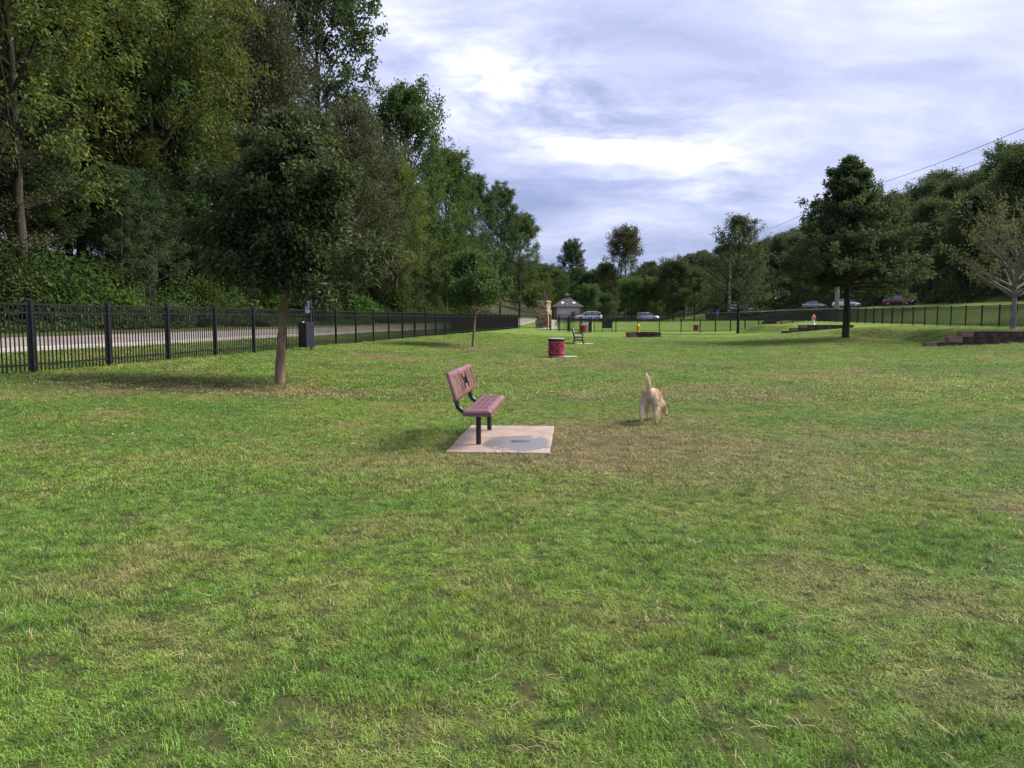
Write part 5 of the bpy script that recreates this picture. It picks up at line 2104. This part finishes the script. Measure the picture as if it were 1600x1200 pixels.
# ------------------------------------------------------------------ turf
def tuft(seed, n, r, h0, h1, w, lay=0.6):
    rs = np.random.RandomState(seed)
    a = rs.uniform(0, 6.283, n)
    q = np.sqrt(rs.uniform(0, 1, n)) * r
    B = np.stack([np.cos(a) * q, np.sin(a) * q, np.full(n, -0.004)], 1)
    th = rs.uniform(0, 6.283, n)
    L = rs.uniform(h0, h1, n)
    el = rs.uniform(R(20), R(75), n) * (1 - lay * 0.3)
    Dh = np.stack([np.cos(th), np.sin(th), np.zeros(n)], 1)
    Z = np.array([0, 0, 1.0])
    mid = B + Dh * (L * np.cos(el) * 0.5)[:, None] + Z * (L * np.sin(el) * 0.65)[:, None]
    tip = B + Dh * (L * np.cos(el) * 1.1)[:, None] + Z * (L * np.sin(el) * rs.uniform(0.7, 1.0, n))[:, None]
    S = np.stack([-np.sin(th), np.cos(th), np.zeros(n)], 1) * w / 2
    V = np.stack([B - S, B + S, mid + S * 0.85, mid - S * 0.85, tip], 1).reshape(-1, 3)
    i = np.arange(n) * 5
    Q = np.stack([i, i + 1, i + 2, i + 3], 1)
    T = np.stack([i + 3, i + 2, i + 4], 1)
    rnd = rs.uniform(0, 1, n)
    return mesh_np('tuft', V, [Q, T], [M['blade']], {'rnd': ('FACE', np.tile(rnd, 2))})


def straw_tuft(seed):
    """a few long dry stems lying on the turf"""
    rs = np.random.RandomState(seed)
    n = rs.randint(2, 6)
    Vs, T = [], []
    for k in range(n):
        th = rs.uniform(0, 6.28)
        L = rs.uniform(0.03, 0.085)
        p = np.array([rs.normal(0, 0.02), rs.normal(0, 0.02), rs.uniform(0.015, 0.04)])
        d = np.array([math.cos(th), math.sin(th), rs.uniform(-0.05, 0.25)])
        s = np.array([-math.sin(th), math.cos(th), 0]) * 0.0016
        b = len(Vs) * 1
        m = p + d * L * 0.5 + [0, 0, 0.012]
        e = p + d * L + s * rs.uniform(-8, 8)
        b = len(Vs)
        Vs += [p - s, p + s, m + s, m - s, e]
        T += [(b, b + 1, b + 2), (b, b + 2, b + 3), (b + 3, b + 2, b + 4)]
    return mesh_np('straw', np.array(Vs), np.array(T), [M['blade']], {'rnd': ('FACE', np.ones(len(T)))})


def turf():
    rs = np.random.RandomState(61)
    protos = [tuft(100 + k, 46, 0.058, 0.016, 0.044, 0.0025) for k in range(6)]
    protos += [tuft(200 + k, 50, 0.095, 0.018, 0.046, 0.0042) for k in range(5)]
    protos += [tuft(300 + k, 90, 0.30, 0.026, 0.055, 0.011) for k in range(4)]
    protos += [straw_tuft(400 + k) for k in range(6)]
    P, Rt, S, I = [], [], [], []

    def ring(y0, y1, dens, kinds, gf):
        n = int(dens * (y1 - y0) * (y1 * 1.50 + 4.4))
        y = rs.uniform(y0, y1, n)
        x = rs.uniform(-1, 1, n) * (y1 * 0.75 + 2.2)
        keep = np.abs(x) < 0.74 * y + 2.2
        keep &= fence_t(x, y) < 3.2
        for (cx, cy, hx_, hy_, yaw) in PADS:
            dx, dy = x - cx, y - cy
            u = dx * math.cos(yaw) + dy * math.sin(yaw)
            v = -dx * math.sin(yaw) + dy * math.cos(yaw)
            e = 0.03 * (vnoise(x * 9, y * 9, 79) - 0.6)
            keep &= ~((np.abs(u) < hx_ + e) & (np.abs(v) < hy_ + e))
        # thin out where the turf is worn through
        bare = np.zeros(n)
        for (wx, wy, rx, ry, s) in WORN:
            bare += s * np.exp(-((x - wx) / rx) ** 2 - ((y - wy) / ry) ** 2)
        keep &= rs.uniform(0, 1, n) > np.clip(bare * 0.7 - 0.15, 0, 0.75)
        gap = 0.5 * vnoise(x * 10.0, y * 10.0, 73) + 0.5 * vnoise(x * 21.0, y * 21.0, 74)
        keep &= rs.uniform(0, 1, n) < (1 - gf) + gf * ss(0.28, 0.50, gap)
        x, y = x[keep], y[keep]
        m = len(x)
        nn = 0.5 * vnoise(x * 2.3, y * 2.3, 71) + 0.5 * vnoise(x * 7.5, y * 7.5, 72)
        s = (0.50 + 0.85 * ss(0.25, 0.78, nn)) * rs.uniform(0.75, 1.25, m)
        P.append(np.stack([x, y, h(x, y)], 1))
        Rt.append(np.stack([rs.normal(0, 0.12, m), rs.normal(0, 0.12, m), rs.uniform(0, 6.283, m)], 1))
        S.append(np.stack([np.ones(m), np.ones(m), s], 1))
        I.append(np.array(kinds)[rs.randint(0, len(kinds), m)])
    ring(1.0, 6.5, 760, [0, 1, 2, 3, 4, 5], 0.93)
    ring(6.5, 14, 310, [6, 7, 8, 9, 10], 0.94)
    ring(14, 62, 26, [11, 12, 13, 14], 0.4)
    ring(1.8, 12, 13, [15, 16, 17, 18, 19, 20], 0.0)
    P, Rt, S, I = np.concatenate(P), np.concatenate(Rt), np.concatenate(S), np.concatenate(I)
    o = gn_scatter('grass', P, Rt, S, I, protos)
    tag(o, 'short patchy turf covering the lawn', 'grass', kind='stuff')
    print('turf', len(P))


turf()


def fallen_leaves():
    rs = np.random.RandomState(88)
    n = 520
    y = rs.uniform(9, 46, n)
    x = np.where(rs.uniform(0, 1, n) < 0.7, rs.uniform(-0.55, 0.0, n), rs.uniform(-0.6, 0.65, n)) * y
    C = np.stack([x, y, h(x, y) + 0.045], 1)
    D = rs.normal(0, 1, (n, 3))
    D[:, 2] *= 0.2
    N = rs.normal(0, 0.35, (n, 3))
    N[:, 2] += 1
    L = rs.uniform(0.03, 0.085, n)
    m = leaf_mat('fallen_leaf', [(0.30, 0.22, 0.10), (0.42, 0.33, 0.17), (0.55, 0.47, 0.28)], None, 0, 0.15)
    o = obj('fallen_leaves', leaf_mesh('fallen_leaves', C, unit(D), unit(N), L, L * 0.38, rs.uniform(0, 1, n), rs.uniform(0, 1, n), m, fold=0.5))
    tag(o, 'scattered pale fallen leaves on the grass', 'leaves', kind='stuff')


fallen_leaves()

# prototypes never used would stand at the origin
for k, pr in list(PR.items()) + list(SH.items()):
    if pr not in USED:
        for c in list(pr.children):
            bpy.data.objects.remove(c)
        bpy.data.objects.remove(pr)
